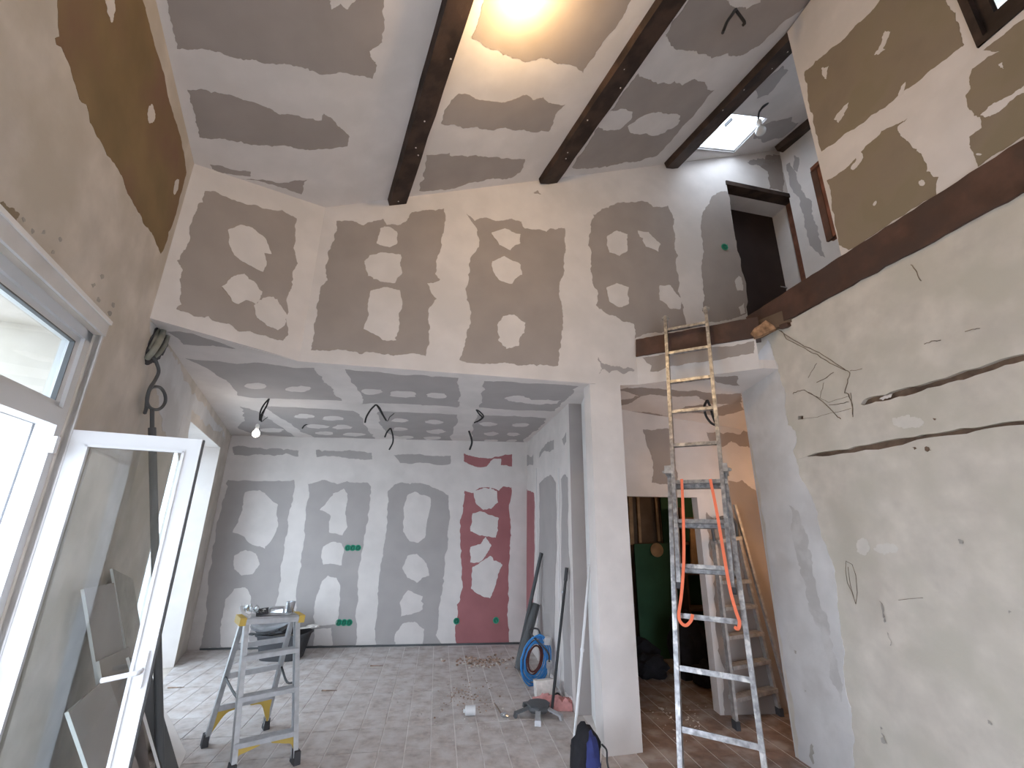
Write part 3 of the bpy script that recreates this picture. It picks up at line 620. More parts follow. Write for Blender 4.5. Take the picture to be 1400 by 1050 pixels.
# bulkhead and passage ceiling
B0 = V((SG.P(uB, 0).x, SG.P(uB, 0).y, 0)); B1 = B0+azv(120)*1.05
SBk = Surf((B0.x, B0.y, 0), B1-B0, (0, 0, 1))
Lb = (B1-B0).length
u31 = SBk.px(1034, 470)[0]
bk = slab('wall_bulkhead', SBk, [(0, 2.775), (u31, 2.775), (u31, 3.06), (0, 3.06)], [], .08, M['filler'])
tag(bk, 'short plasterboard bulkhead below the mezzanine beam', 'wall', kind='structure')
pp(SBk, bk, M['board_up'], 'plasterboard_panel', [(878, 488.5), (884, 496), (891, 500), (889, 508), (900, 508), (908, 504), (920, 500), (946, 496), (1031, 483), (1031, 466), (968, 475), (916, 484), (900, 486)], amp=.04)
pc0, pc1, pc2 = V((B0.x, B0.y, 2.775)), V((B1.x, B1.y, 2.775)), SP.hit(917, 571)
SPc = Surf(pc0, pc1-pc0, pc2-pc0, side=V((1.5, 3.5, 0)))
def on_pc(p):
    d = ((SPc.o-V((p.x, p.y, 0))).dot(SPc.n))/SPc.n.z; return SPc.uv(V((p.x, p.y, d)))
pcl = slab('ceiling_passage', SPc, [on_pc(p) for p in (V((SG.P(uR, 0).x-.03, SG.P(uR, 0).y+.0, 0)), B0, B0+azv(120)*1.0, V((3.3, 3.1, 0)), V((3.3, 4.75, 0)), V((1.0, 4.5, 0)))], [], .08, M['filler'])
tag(pcl, 'low plasterboard ceiling of the passage', 'ceiling', kind='structure')
for q in (Z(780, 380, 5, [(330, 738), (400, 755), (500, 750), (600, 755), (700, 765), (860, 768), (990, 795), (1165, 790), (1175, 850), (1000, 862), (860, 805), (700, 808), (560, 798), (470, 812), (430, 795), (340, 772)]),
          Z(780, 380, 5, [(335, 838), (380, 830), (430, 822), (440, 808), (480, 812), (450, 830), (400, 860), (340, 878)]),
          Z(840, 400, 3.5, [(290, 568), (340, 545), (420, 537), (480, 552), (600, 512), (622, 560), (520, 590), (400, 577)]), Z(840, 400, 3.5, [(30, 568), (100, 570), (200, 580), (270, 592), (200, 592), (100, 584), (30, 576)]),
          Z(840, 400, 3.5, [(480, 402), (590, 400), (600, 445), (540, 440), (490, 430), (470, 415)])):
    pp(SPc, pcl, M['board_up'], 'plasterboard_panel', q, amp=.07)
# passage far wall with doorway
dz = SP.px(946, 680)[1]
wp = slab('wall_passage', SP, [(-.85, 2.85), (-.85, -.02), (-.78, -.02), (-.78, dz), (0, dz), (0, -.02), (1.3, -.02), (1.3, 2.85)], [], .11, M['filler'])
tag(wp, 'warmly lit wall of the passage with a low doorway', 'wall', kind='structure')
for q in ([(879, 587), (916, 587), (920, 620), (926, 657), (922, 660), (891, 660), (893, 649), (893, 632), (887, 614)], [(966, 591), (983, 590), (1023, 591), (1026, 611), (1011, 610), (1000, 603), (989, 611), (971, 604)],
          [(996, 657), (1017, 659), (1034, 671), (1050, 720), (1066, 840), (1084, 984), (1030, 984), (991, 980), (982, 880), (970, 760), (966, 700), (985, 715), (1000, 700)]):  # last panel: board tone that also carries painted shading beside the jamb
    pp(SP, wp, M['board_up'], 'plasterboard_panel', q, amp=.06)
wall2('wall_passage_left', SG.P(uR, 0)+V((.0, .14, 0)), V((1.06, 4.35, 0)), -.02, 2.8, M['filler'], .1, side=V((2, 4, 1)), label='hidden left wall of the passage')
wall2('wall_passage_right', V((2.95, 4.6, 0)), V((2.95, 3.0, 0)), -.02, 3.1, M['filler'], .1, side=V((2, 4, 1)), label='right end wall of the passage')
wall2('wall_passage_near', SR.P(uc, 0, -.3), V((3.0, SR.P(uc, 0, -.3).y+.1, 0)), -.02, 3.1, M['filler'], .1, side=V((2.6, 4.4, 1)), label='near wall of the passage behind the right wall')
# room beyond the doorway
nb = SP.n*-1
q0, q1 = SP.P(-1.1, 0, -1.7), SP.P(1.2, 0, -1.7)
SB2, wb2 = wall2('wall_storeroom', q0, q1, -.02, 2.5, M['cardboard'], .1, label='dark back wall of the store room')
wall2('wall_storeroom_left', SP.P(-1.0, 0, -.1), SP.P(-1.0, 0, -1.75), -.02, 2.5, M['cardboard'], .1, side=SP.P(0, 0, -1), label='left wall of the store room')
wall2('wall_storeroom_right', SP.P(1.1, 0, -.1), SP.P(1.1, 0, -1.75), -.02, 2.5, M['cardboard'], .1, side=SP.P(0, 0, -1), label='right wall of the store room')
bm = bmesh.new(); add_prism(bm, [SP.P(-1.1, 2.4, -.1), SP.P(1.2, 2.4, -.1), SP.P(1.2, 2.4, -1.8), SP.P(-1.1, 2.4, -1.8)], [], V((0, 0, 1)), 0, .1)
tag(mesh('ceiling_storeroom', bm, M['cardboard']), 'dark ceiling of the store room', 'ceiling', kind='structure')
# back wall behind the camera; unseen opening added to let in sky light
SBa = Surf(BK, azv(64.65), (0, 0, 1)); Lbk = (BKR-BK).length
bkw = slab('wall_back', SBa, [(-.4, -.02), (7.3, -.02), (7.3, ceil_z(*SBa.P(7.3, 0).xy)), (-.4, ceil_z(*SBa.P(-.4, 0).xy))], [[(.35, .05), (2.55, .05), (2.55, 2.5), (.35, 2.5)]], .2, M['plaster'])
tag(bkw, 'plastered wall behind the viewer with an opening added to let in sky light', 'wall', kind='structure')

# ------------------------------------------------------------------ timbers
def ubeam(label, v0, v1, drop, uend, ustart=-5.2):
    """ceiling beam running down the slope, in ceiling coordinates"""
    t = thing('ceiling_beam', SC.P(uend, (v0+v1)/2), label, 'beam', 'dark beams under the sloping ceiling')
    bm = bmesh.new(); n = 26; rr = random.Random(int(v0*100)); rings = []
    for i in range(n+1):
        u = ustart+(uend-ustart)*i/n; j = lambda a=.0035: rr.uniform(-a, a)
        rings.append([bm.verts.new(SC.P(u, v0+j(), -.03)), bm.verts.new(SC.P(u, v0+j(), drop+j())), bm.verts.new(SC.P(u, v1+j(), drop+j())), bm.verts.new(SC.P(u, v1+j(), -.03))])
    for A, B in zip(rings, rings[1:]):
        for k in range(4): bm.faces.new((A[k], A[(k+1) % 4], B[(k+1) % 4], B[k]))
    bm.faces.new(rings[0]); bm.faces.new(rings[-1][::-1])
    part('timber', bm, M['beam'], t)
    bm = bmesh.new()
    for i in range(5):
        u = ustart*.45+(uend-ustart*.45)*rr.random(); v = v0+(v1-v0)*rr.random()
        add_blob(bm, SC.P(u, v, drop), (.007, .007, .003), i, .3, 1)
    part('plaster_splash', bm, M['filler'], t, kind='stuff')
    return t
ubeam('leftmost of the long dark ceiling beams, ending above the second grey wall panel', .545, .695, .07, -.12)
ubeam('middle dark ceiling beam to the right of the warm bulb', 2.01, 2.205, .06, -.50)
ubeam('dark ceiling beam crossing beside the bright roof window', 3.52, 3.70, .07, -.86)
ubeam('short dark ceiling beam in the mezzanine corner, rightmost', 5.10, 5.26, .07, -1.28)
# mezzanine beam at 120 degrees and long wall beam
def rough_beam(name, label, S, quad, thick, m, seed, cat='beam', chip=.006, n=30):
    """quad: uv (bottom-left, bottom-right, top-right, top-left)"""
    rr = random.Random(seed); t = thing(name, S.P(*[(quad[0][k]+quad[2][k])/2 for k in (0, 1)]), label, cat)
    bm = bmesh.new(); rings = []
    for i in range(n+1):
        k = i/n; lo = [quad[0][j]*(1-k)+quad[1][j]*k for j in (0, 1)]; hi = [quad[3][j]*(1-k)+quad[2][j]*k for j in (0, 1)]
        d = rr.uniform(-chip, chip); e = rr.uniform(-.002, .002)
        rings.append([bm.verts.new(S.P(lo[0], lo[1]+d, .018)), bm.verts.new(S.P(hi[0], hi[1]+e, .018+e)), bm.verts.new(S.P(hi[0], hi[1]+e, -thick)), bm.verts.new(S.P(lo[0], lo[1]+d, -thick))])
    for A, B in zip(rings, rings[1:]):
        for q in range(4): bm.faces.new((A[q], A[(q+1) % 4], B[(q+1) % 4], B[q]))
    bm.faces.new(rings[0]); bm.faces.new(rings[-1][::-1])
    part('timber', bm, m, t); return t
bz = lambda q: SBk.px(*q)
t = rough_beam('mezzanine_beam', 'red brown beam edge of the mezzanine behind the ladder top', SBk, (bz((870, 488)), (Lb*.97, bz((1030, 463))[1]), (Lb*.97, bz((1018, 439))[1]+.01), bz((870, 465))), .12, M['beam_red'], 3, chip=.002)
bm = bmesh.new(); add_prism(bm, [SBk.P(*bz(q)) for q in Z(960, 380, 6.5625, [(435, 520), (470, 470), (520, 440), (570, 400), (640, 445), (660, 475), (600, 500), (540, 530), (470, 552)])], [], SBk.n, .05, .0)
part('broken_wood', bm, M['rawwood'], t, label='raw broken orange wood')
rb0 = SR.px(1033, 462); rb1 = SR.px(1400, 270); rt0 = SR.px(1022, 433); rt1 = SR.px(1400, 192)
k = (uBack-rt1[0])/(rt1[0]-rt0[0])
t = rough_beam('wall_beam', 'long brown beam on top of the plastered right wall', SR, (rb0, (uBack, 3.06), (uBack, rt1[1]+.01), (rt0[0], SR.px(1060, 410)[1])), .20, M['beam_red'], 9, chip=.006, n=90)
bm = bmesh.new(); add_prism(bm, [SR.hit(*q) for q in Z(960, 380, 6.5625, [(720, 425), (790, 400), (800, 430), (770, 450), (722, 462)])], [], SR.n, .03, .0); part('splintered_edge', bm, M['beam_red'], t)

# ------------------------------------------------------------------ mezzanine door and frame end
t = thing('mezzanine_door', SG.P((DL+DR)/2, 3.3, -.05), 'dark brown mezzanine door in a red brown frame', 'door')
fw = SG.px(1098, 300)[0]-SG.px(1085, 300)[0]
bm = bmesh.new(); add_prism(bm, [SG.P(DL-.01, DT-.05), SG.P(DR+.07, DT-.05), SG.P(DR+.07, DT+.005), SG.P(DL-.01, DT+.005)], [], SG.n, .015, -.12); part('frame_head', bm, M['beam'], t)
bm = bmesh.new(); add_prism(bm, [SG.P(DR-.01, 3.22), SG.P(DR+.075, 3.22), SG.P(DR+.075, DT-.05), SG.P(DR-.01, DT-.05)], [], SG.n, .015, -.12); part('frame_jamb', bm, M['frame_wood'], t)
bm = bmesh.new()
add_prism(bm, [SG.P(DR, 3.2), SG.P(DR+.03, 3.2), SG.P(DR+.03, DT), SG.P(DR, DT)], [], SG.n, -.12, -.42)
add_prism(bm, [SG.P(DL-.1, DT-.05), SG.P(DR+.03, DT-.05), SG.P(DR+.03, DT), SG.P(DL-.1, DT)], [], SG.n, -.12, -.42)
add_prism(bm, [SG.P(DL-.1, 3.2), SG.P(DL-.07, 3.2), SG.P(DL-.07, DT), SG.P(DL-.1, DT)], [], SG.n, -.12, -.42)
add_prism(bm, [SG.P(DL-.1, 3.15), SG.P(DR+.03, 3.15), SG.P(DR+.03, DT), SG.P(DL-.1, DT)], [], SG.n, -.40, -.44)
part('reveal', bm, M['filler'], t)
lr = SG.px(1052, 286, -.38)
bm = bmesh.new(); add_prism(bm, [SG.P(DL-.07, 3.2), SG.P(lr[0], 3.2), SG.P(lr[0], lr[1]), SG.P(DL-.07, lr[1])], [], SG.n, -.34, -.38); part('door_leaf', bm, M['doorwood'], t)
leaf_ = [o for o in bpy.data.objects if o.parent == t and o.name.startswith('door_leaf')][0]
bm = bmesh.new(); add_tube(bm, [SG.P(lr[0]-.07, 4.25, -.34), SG.P(lr[0]-.07, 4.25, -.29), SG.P(lr[0]-.17, 4.25, -.285)], .009); part('door_handle', bm, M['steel'], leaf_, True)
# frame seen edge on at the end of the partition
t = thing('frame_end', SR.P(pu, 3.8, -.05), 'narrow red brown wooden frame at the edge of the tan partition', 'frame')
e1, e2 = SR.hit(1117, 235, -.06), SR.hit(1142, 326, -.06)
bm = bmesh.new(); add_bar(bm, SR.P(pu-.045, e1.z, -.05), SR.P(pu-.045, e2.z, -.05), .05, .09, SR.u); part('frame_stile', bm, M['frame_wood'], t)
bm = bmesh.new(); add_bar(bm, SR.P(pu-.072, e1.z+.01, -.03), SR.P(pu-.072, e2.z-.01, -.03), .02, .05, SR.u); part('moulding', bm, M['beam_red'], t)
bm = bmesh.new(); add_bar(bm, SR.P(pu-.08, e1.z+.01, -.05), SR.P(pu+.0, e1.z+.01, -.05), .09, .03, (0, 0, 1)); part('frame_top', bm, M['frame_wood'], t)

# ------------------------------------------------------------------ left window
FO = -.03       # frame face lies this far behind the wall face
t = thing('french_window', SW.P(WF-.55, WS, -.06), 'white french window frame with top light in the left wall', 'window')
wbx = lambda bm, u0, z0, u1, z1, a, b: add_prism(bm, [SW.P(u0, z0), SW.P(u1, z0), SW.P(u1, z1), SW.P(u0, z1)], [], SW.n, a, b)
bm = bmesh.new()
for a in ((WF-.055, WS, WF, WZ), (W0, WS, W0+.055, WZ), (W0, WZ-.045, WF, WZ), (W0, WS, WF, WS+.05)): wbx(bm, *a, FO, FO-.07)
part('outer_frame', bm, M['pvc'], t)
bm = bmesh.new(); wbx(bm, W0+.055, 1.955, WF-.055, 2.03, FO, FO-.07); part('transom_bar', bm, M['pvc'], t)
sash = bmesh.new()
for a in ((WF-.10, 2.03, WF-.055, WZ-.045), (W0+.055, 2.03, W0+.10, WZ-.045), (W0+.055, WZ-.075, WF-.055, WZ-.045), (W0+.055, 2.03, WF-.055, 2.055)): wbx(sash, *a, FO-.015, FO-.06)
sh = part('top_light_sash', sash, M['pvc'], t)
bm = bmesh.new(); wbx(bm, W0+.10, 2.055, WF-.10, WZ-.075, FO-.035, FO-.036)
p_ = part('pane', bm, M['glass'], sh)
bm = bmesh.new()
for a in ((WF-.106, 2.055, WF-.10, WZ-.075), (W0+.10, WZ-.081, WF-.10, WZ-.075)): wbx(bm, *a, FO-.012, FO-.03)
part('gasket', bm, M['gasket'], t)
bm = bmesh.new()
for z in (1.87, .98, .3): wbx(bm, WF-.075, z-.035, WF-.045, z+.035, FO+.022, FO-.005)
part('hinge', bm, M['pvc'], t, kind='stuff')
# raised head band above the window
bm = bmesh.new(); wbx(bm, W0-.1, WZ+.002, -.505, 2.485, .012, -.02); part('head_band', bm, M['skim'], wall_l)
bm = bmesh.new(); wbx(bm, W0-.1, 2.47, -.50, 2.488, .02, .0); part('head_lip', bm, M['white'], wall_l)
bm = bmesh.new(); wbx(bm, WF, WS, -.505, WZ, .006, -.02); part('reveal_band', bm, M['skim'], wall_l)
za = SW.px(80, 584, -.13)[1]
bm = bmesh.new(); wbx(bm, W0, za-.03, WF, za+.03, -.11, -.15); wbx(bm, WF-.05, WS, WF, za-.03, -.11, -.15); part('outer_rail', bm, M['pvc'], t)
# post outside
t = thing('outside_post', SW.P(-1.35, 0, -.55), 'thin dark post outside the open window', 'post')
up_ = SW.px(38, 585, -.62)[0]
bm = bmesh.new(); add_tube(bm, [SW.P(up_, -.15, -.62), SW.P(up_, 2.6, -.62)], .013, 8, 1); part('rod', bm, M['rubber'], t)
bm = bmesh.new(); add_lathe(bm, SW.P(up_, -.17, -.62), [(.05, 0), (.05, .02), (.02, .03)], 12); part('base', bm, M['rubber'], t)
# open casement
HP = SW.hit(98, 587, .0); zt = HP.z; e = atz(277, 601, zt)
hp = V((HP.x, HP.y, 0)); cd = (V((e.x, e.y, 0))-hp); cw = cd.length; SCs = Surf(hp, cd, (0, 0, 1))
t = thing('casement', hp+V((0, 0, .12)), 'open white casement leaf with a glass pane, swung into the room', 'window')
cbx = lambda bm, u0, z0, u1, z1, a, b: add_prism(bm, [SCs.P(u0, z0), SCs.P(u1, z0), SCs.P(u1, z1), SCs.P(u0, z1)], [], SCs.n, a, b)
sw_, zb = .062, .12
for nm, a in (('stile', (0, zb, sw_, zt)), ('stile', (cw-sw_, zb, cw, zt)), ('rail', (sw_, zt-sw_, cw-sw_, zt)), ('rail', (sw_, zb, cw-sw_, zb+.08))):
    bm = bmesh.new(); cbx(bm, *a, .0, -.055); o = part(nm, bm, M['pvc'], t)
bm = bmesh.new()
for a in ((sw_-.002, zb+.08, sw_+.01, zt-sw_), (cw-sw_-.01, zb+.08, cw-sw_+.002, zt-sw_), (sw_, zt-sw_-.01, cw-sw_, zt-sw_+.002)): cbx(bm, *a, -.02, .006)
part('glazing_bead', bm, M['pvc'], t)
bm = bmesh.new(); cbx(bm, cw-.001, zb, cw+.006, zt, -.018, -.048); part('edge_seal', bm, M['gasket'], t)
bm = bmesh.new(); cbx(bm, sw_, zb+.08, cw-sw_, zt-sw_, -.028, -.029); part('pane', bm, M['glass'], t)
hz = SCs.px(178, 917)[1]
plate_parent = [o for o in bpy.data.objects if o.parent == t and o.name.startswith('stile')][-1]
bm = bmesh.new(); cbx(bm, cw-.045, hz-.07, cw-.018, hz+.07, .0, .01); part('handle_plate', bm, M['pvc'], plate_parent)
bm = bmesh.new(); add_tube(bm, [SCs.P(cw-.031, hz, .008), SCs.P(cw-.031, hz, .045), SCs.P(cw-.05, hz, .055), SCs.P(cw-.15, hz-.012, .05)], .010, 8, 4); part('handle', bm, M['pvc'], plate_parent, True)
# glazed door in the far left opening
t = thing('garden_door', SW.P((D0+D1)/2, 0, -.36), 'white glazed garden door deep in the left opening', 'door')
for i in range(3):
    a0 = D0+(D1-D0)*i/3; a1 = D0+(D1-D0)*(i+1)/3; bm = bmesh.new()
    for a in ((a0, 0, a0+.07, DZ), (a1-.07, 0, a1, DZ), (a0+.07, DZ-.07, a1-.07, DZ), (a0+.07, 0, a1-.07, .1)): wbx(bm, *a, -.31, -.37)
    lf = part('door_leaf', bm, M['pvc'], t)
    bm = bmesh.new(); wbx(bm, a0+.07, .1, a1-.07, DZ-.07, -.34, -.341); part('pane', bm, M['glass'], lf)
for a, b in ((D0, D0+.004), (D1-.004, D1)):
    bm = bmesh.new(); wbx(bm, a, 0, b, DZ, .003, -.31); part('opening_lining', bm, M['filler'], wall_l)
bm = bmesh.new(); wbx(bm, D0, DZ-.004, D1, DZ, .003, -.31); part('opening_lining', bm, M['filler'], wall_l)

# ------------------------------------------------------------------ extension ladder
ar = azv(120); tc = azv(210)
LT = V((1.414, 3.617, 3.36)); LS = .8
upv = (V((0, 0, 3.33))-tc*LS).normalized(); SLd = Surf(LT, ar, upv)
lad = thing('extension_ladder', V((LT.x, LT.y, 0))+tc*LS, 'tall aluminium extension ladder leaning on the mezzanine beam', 'ladder')
lp = lambda x, y: SLd.px(x, y)
ub = lambda y: SLd.uv
def stile(name, a, b, w, h, off, lab=None):
    bm = bmesh.new(); A = SLd.P(*a, off); B = SLd.P(*b, off); add_bar(bm, A, B, w, h, SLd.n)
    add_bar(bm, A+SLd.n*(h/2), B+SLd.n*(h/2), w*.35, .004, SLd.n); part(name, bm, M['alu'], lad, label=lab)
UL_t, UL_b = lp(911, 440), lp(930, 801); UR_t, UR_b = lp(966, 428), lp(1003, 808)
floor_v = -((LT.z)/upv.z)
def ext(a, b, v): k = (v-a[1])/(b[1]-a[1]); return (a[0]+(b[0]-a[0])*k, v)
BL_t, BL_m = lp(915, 645), lp(930, 1050); BR_t, BR_m = lp(990, 642), lp(1045, 1050)
BL_b, BR_b = ext(BL_t, BL_m, floor_v), ext(BR_t, BR_m, floor_v)
stile('upper_stile', UL_t, UL_b, .026, .05, .03); stile('upper_stile', UR_t, UR_b, .026, .05, .03)
stile('base_stile', BL_t, BL_b, .028, .055, -.02); stile('base_stile', BR_t, BR_b, .028, .055, -.02)
RG = [((915, 454), (963, 445)), ((917, 485), (970, 478)), ((917, 525), (972, 518)), ((920, 566), (977, 560)), ((922, 611), (980, 608)), ((923, 662), (987, 659)), ((927, 714), (992, 715)), ((930, 775), (998, 778)), ((932, 842), (1012, 850)), ((930, 913), (1023, 930)), ((935, 997), (1033, 1022))]
for i, (a, b) in enumerate(RG):
    va = (lp(*a)[1]+lp(*b)[1])/2
    if i < 8:
        bm = bmesh.new(); add_bar(bm, SLd.P(ext(UL_t, UL_b, va)[0], va, .03), SLd.P(ext(UR_t, UR_b, va)[0], va, .03), .026, .026, SLd.n); part('rung', bm, M['alu'], lad)
    if i >= 5:
        v2 = va-(.02 if i < 8 else 0); bm = bmesh.new(); add_bar(bm, SLd.P(ext(BL_t, BL_b, v2)[0], v2, -.02), SLd.P(ext(BR_t, BR_b, v2)[0], v2, -.02), .03, .03, SLd.n); part('rung', bm, M['alu'], lad)
va -= .29
while va > floor_v+.1:
    bm = bmesh.new(); add_bar(bm, SLd.P(ext(BL_t, BL_b, va)[0], va, -.02), SLd.P(ext(BR_t, BR_b, va)[0], va, -.02), .03, .03, SLd.n); part('rung', bm, M['alu'], lad); va -= .29
for c in (UL_t, UR_t):
    bm = bmesh.new(); P0 = SLd.P(c[0], c[1], .03); add_lathe(bm, P0-SLd.v*.0, [(.02, -.02), (.024, .0), (.024, .03), (.012, .045)], 10, upv); add_bar(bm, P0-ar*.03+upv*.02, P0+ar*.03+upv*.02, .02, .02, SLd.n)
    part('end_cap', bm, M['alu_dull'], lad)
for c, s in ((BL_t, -1), (BR_t, 1)):
    bm = bmesh.new(); P0 = SLd.P(c[0], c[1], .0); add_bar(bm, P0-upv*.03, P0+upv*.03, .05, .11, SLd.n); add_lathe(bm, P0+ar*s*.02, [(.014, 0), (.014, .02), (.006, .03)], 10, ar*s); part('guide_bracket', bm, M['alu_dull'], lad)
for c in (UL_b, UR_b):
    bm = bmesh.new(); P0 = SLd.P(c[0], c[1], .03); add_bar(bm, P0-upv*.02, P0+upv*.015, .034, .06, SLd.n); part('end_cap', bm, M['rubber'], lad, label='dark plastic end cap')
for c in (BL_b, BR_b):
    bm = bmesh.new(); P0 = SLd.P(c[0], c[1], -.02); add_bar(bm, P0+upv*.08, P0+upv*.0, .04, .07, SLd.n); part('foot', bm, M['rubber'], lad)
def strap(px, label, off=.075):
    pts = crom([SLd.hit(x, y, o) for x, y, o in px], 6); bm = bmesh.new()
    for p, q in zip(pts, pts[1:]):
        if (q-p).length > 1e-5: add_bar(bm, p, q+(q-p)*.1, .019, .003, SLd.n)
    o = mesh('strap', bm, M['orange']); tag(o, label, 'strap', 'orange straps hanging on the ladder')
strap([(932, 655, .07), (934, 700, .075), (935, 760, .07), (932, 810, .06), (928, 840, .03), (931, 851, .03), (938, 855, .04), (945, 848, .04), (947, 840, .03)], 'orange webbing strap on the left side of the ladder')
strap([(971, 655, .07), (980, 700, .075), (990, 760, .08), (998, 805, .08), (1006, 835, .06), (1011, 850, .04), (1009, 860, .04), (1004, 857, .03)], 'orange webbing strap on the right side of the ladder')

# ------------------------------------------------------------------ small stepladder
FR, FL, RR, RL = atz(403, 1043), atz(315, 1064), atz(363, 996), atz(279, 1020)
TR_, TL_ = V((-1.655, 3.74, .845)), V((-1.965, 3.545, .86))
TR_, TL_ = vs((FR+RR)/2, 90).hit(404, 846), vs((FL+RL)/2, 90).hit(333, 850)
step = thing('stepladder', (FR+FL+RR+RL)/4, 'small grey stepladder with yellow braces by the window', 'ladder')
w_ = (TR_-TL_).normalized(); fr_ = (FR-RR).normalized()
tops = dict(FR=TR_+fr_*.05, FL=TL_+fr_*.05, RR=TR_-fr_*.05, RL=TL_-fr_*.05)
rail = {}
for k, f in dict(FR=FR, FL=FL, RR=RR, RL=RL).items():
    wd = .055 if k[0] == 'F' else .04; bm = bmesh.new(); p = f+V((0, 0, .03)); nrm = ((tops[k]-p).cross(w_)).normalized()
    add_bar(bm, p, tops[k], .018, wd, nrm); s = w_ if k[1] == 'L' else -w_
    add_bar(bm, p+s*.012+nrm*(wd/2-.004), tops[k]+s*.012+nrm*(wd/2-.004), .02, .006, nrm); add_bar(bm, p+s*.012-nrm*(wd/2-.004), tops[k]+s*.012-nrm*(wd/2-.004), .02, .006, nrm)
    rl_ = part('rail', bm, M['alu_grey'], step); rail[k] = (f, tops[k])
    bm = bmesh.new(); add_bar(bm, f+V((0, 0, .075)), f+V((0, 0, .0)), .034, wd+.02, nrm, 1.25); part('rubber_foot', bm, M['rubber'], rl_)
lerp = lambda k, z: rail[k][0].lerp(rail[k][1], z/rail[k][1].z)
for z in (.16, .40, .63):
    a, b = lerp('FL', z), lerp('FR', z); bm = bmesh.new(); add_bar(bm, a, b, .075, .028, (0, 0, 1))
    for k in range(5): o = fr_*(-.03+.015*k)+V((0, 0, .0155)); add_bar(bm, a+o, b+o, .006, .003, (0, 0, 1))
    part('tread', bm, M['alu_grey'], step)
for z in (.24, .46, .66):
    bm = bmesh.new(); add_bar(bm, lerp('RL', z), lerp('RR', z), .02, .035, (0, 0, 1)); part('rear_rung', bm, M['alu_grey'], step)
bm = bmesh.new(); tz = V((0, 0, .012)); a, b = TL_-w_*.03+tz, TR_+w_*.03+tz; add_bar(bm, a, b, .17, .035, (0, 0, 1)); add_bar(bm, a+w_*.03+V((0, 0, .02)), b-w_*.03+V((0, 0, .02)), .14, .01, (0, 0, 1)); part('top_tray', bm, M['alu_grey'], step)
for s, c in ((-1, a), (1, b)):
    bm = bmesh.new(); add_bar(bm, c-w_*s*.03, c+w_*s*.012, .176, .05, (0, 0, 1)); part('yellow_corner', bm, M['yellow'], step, label='yellow plastic corner')
for (ka, kb, z) in (('FL', 'FR', .15), ('FR', 'FL', .15), ('RL', 'RR', .23), ('RR', 'RL', .23)):
    a0, b0 = lerp(ka, z), lerp(kb, z); c0 = lerp(ka, .05); pts = []
    S_ = [lerp(ka, .035), lerp(ka, .10).lerp(lerp(kb, .10), .07), lerp(ka, z-.035).lerp(lerp(kb, z-.035), .20), lerp(ka, z-.018).lerp(lerp(kb, z-.018), .40)]
    pts = crom(S_, 5); bm = bmesh.new()
    poly = [p for p in pts] + [lerp(ka, z-.008).lerp(lerp(kb, z-.008), .42), lerp(ka, z-.008)]
    add_prism(bm, poly, [], fr_, -.012, .012); part('yellow_brace', bm, M['yellow'], step, label='curved yellow corner brace')
bm = bmesh.new(); add_tube(bm, [lerp('RL', .46), lerp('RL', .42).lerp(lerp('FL', .42), .6), lerp('FL', .40)], .008, 6, 1); part('spreader', bm, M['greypipe'], step)
bm = bmesh.new(); add_tube(bm, [lerp('RR', .46), lerp('RR', .42).lerp(lerp('FR', .42), .5)+V((0, 0, -.03)), lerp('FR', .44)], .008, 6, 4); part('spreader', bm, M['black'], step)
TZ = TR_.z+.04
def onstep(k, o=0.): p = TL_.lerp(TR_, k)+fr_*o; return V((p.x, p.y, TL_.z+(TR_.z-TL_.z)*k+.0385))
# things on the tray
p = onstep(.86, .0); g = thing('glass_tumbler', p, 'small ribbed tumbler standing on the stepladder top', 'cup')
bm = bmesh.new(); add_lathe(bm, p, [(.022, 0), (.024, .004), (.034, .085), (.031, .085), (.021, .008), (.0, .006)], 20); part('cup_body', bm, M['steel'], g, True)
bm = bmesh.new(); add_lathe(bm, p, [(.0, .065), (.030, .065), (.030, .07), (.0, .071)], 16); part('contents', bm, M['stain'], g)
p = onstep(.30, .02); bm = bmesh.new(); add_bar(bm, p+V((-.035, -.01, .022)), p+V((.035, .015, .03)), .05, .044, (0, .1, 1)); tag(mesh('sanding_block', bm, M['rubber']), 'dark grey sanding block on the stepladder top', 'block')
p = onstep(.58, .02); g = thing('trowel', p, 'grey finishing trowel lying on the stepladder top', 'trowel')
bm = bmesh.new(); add_prism(bm, [p+V((-.11, -.045, .004)), p+V((.10, -.03, .004)), p+V((.10, .045, .004)), p+V((-.10, .04, .004))], [], V((0, 0, 1)), 0, .003); part('blade', bm, M['alu_grey'], g)
bm = bmesh.new(); add_tube(bm, [p+V((-.06, 0, .007)), p+V((-.05, 0, .045)), p+V((.02, 0, .05)), p+V((.05, 0, .048)), p+V((.055, 0, .007))], .009, 8, 4); part('handle', bm, M['alu_grey'], g, True)
p = onstep(.10, .03)
bm = bmesh.new(); rr = random.Random(5); n = 9; grid = [[bm.verts.new(p+V((-.07+.17*i/n+rr.uniform(-.01, .01), -.05+.10*j/n+rr.uniform(-.01, .01), .018+.085*abs(math.sin(i*1.3+j*.7))*(1-i/n*.7)*rr.uniform(.6, 1)))) for j in range(n+1)] for i in range(n+1)]
for i in range(n):
    for j in range(n): bm.faces.new((grid[i][j], grid[i+1][j], grid[i+1][j+1], grid[i][j+1]))
tag(mesh('plastic_film', bm, M['film'], smooth=True), 'crumpled clear plastic film on the left end of the stepladder top', 'film')
bm = bmesh.new(); add_tube(bm, [p+V((-.07, -.03, .07)), p+V((-.04, -.05, .035)), p+V((.03, -.07, .012))], .011, 8, 3); tag(mesh('white_tube', bm, M['pvc'], smooth=True), 'shiny white tube lying over the stepladder top', 'tube')

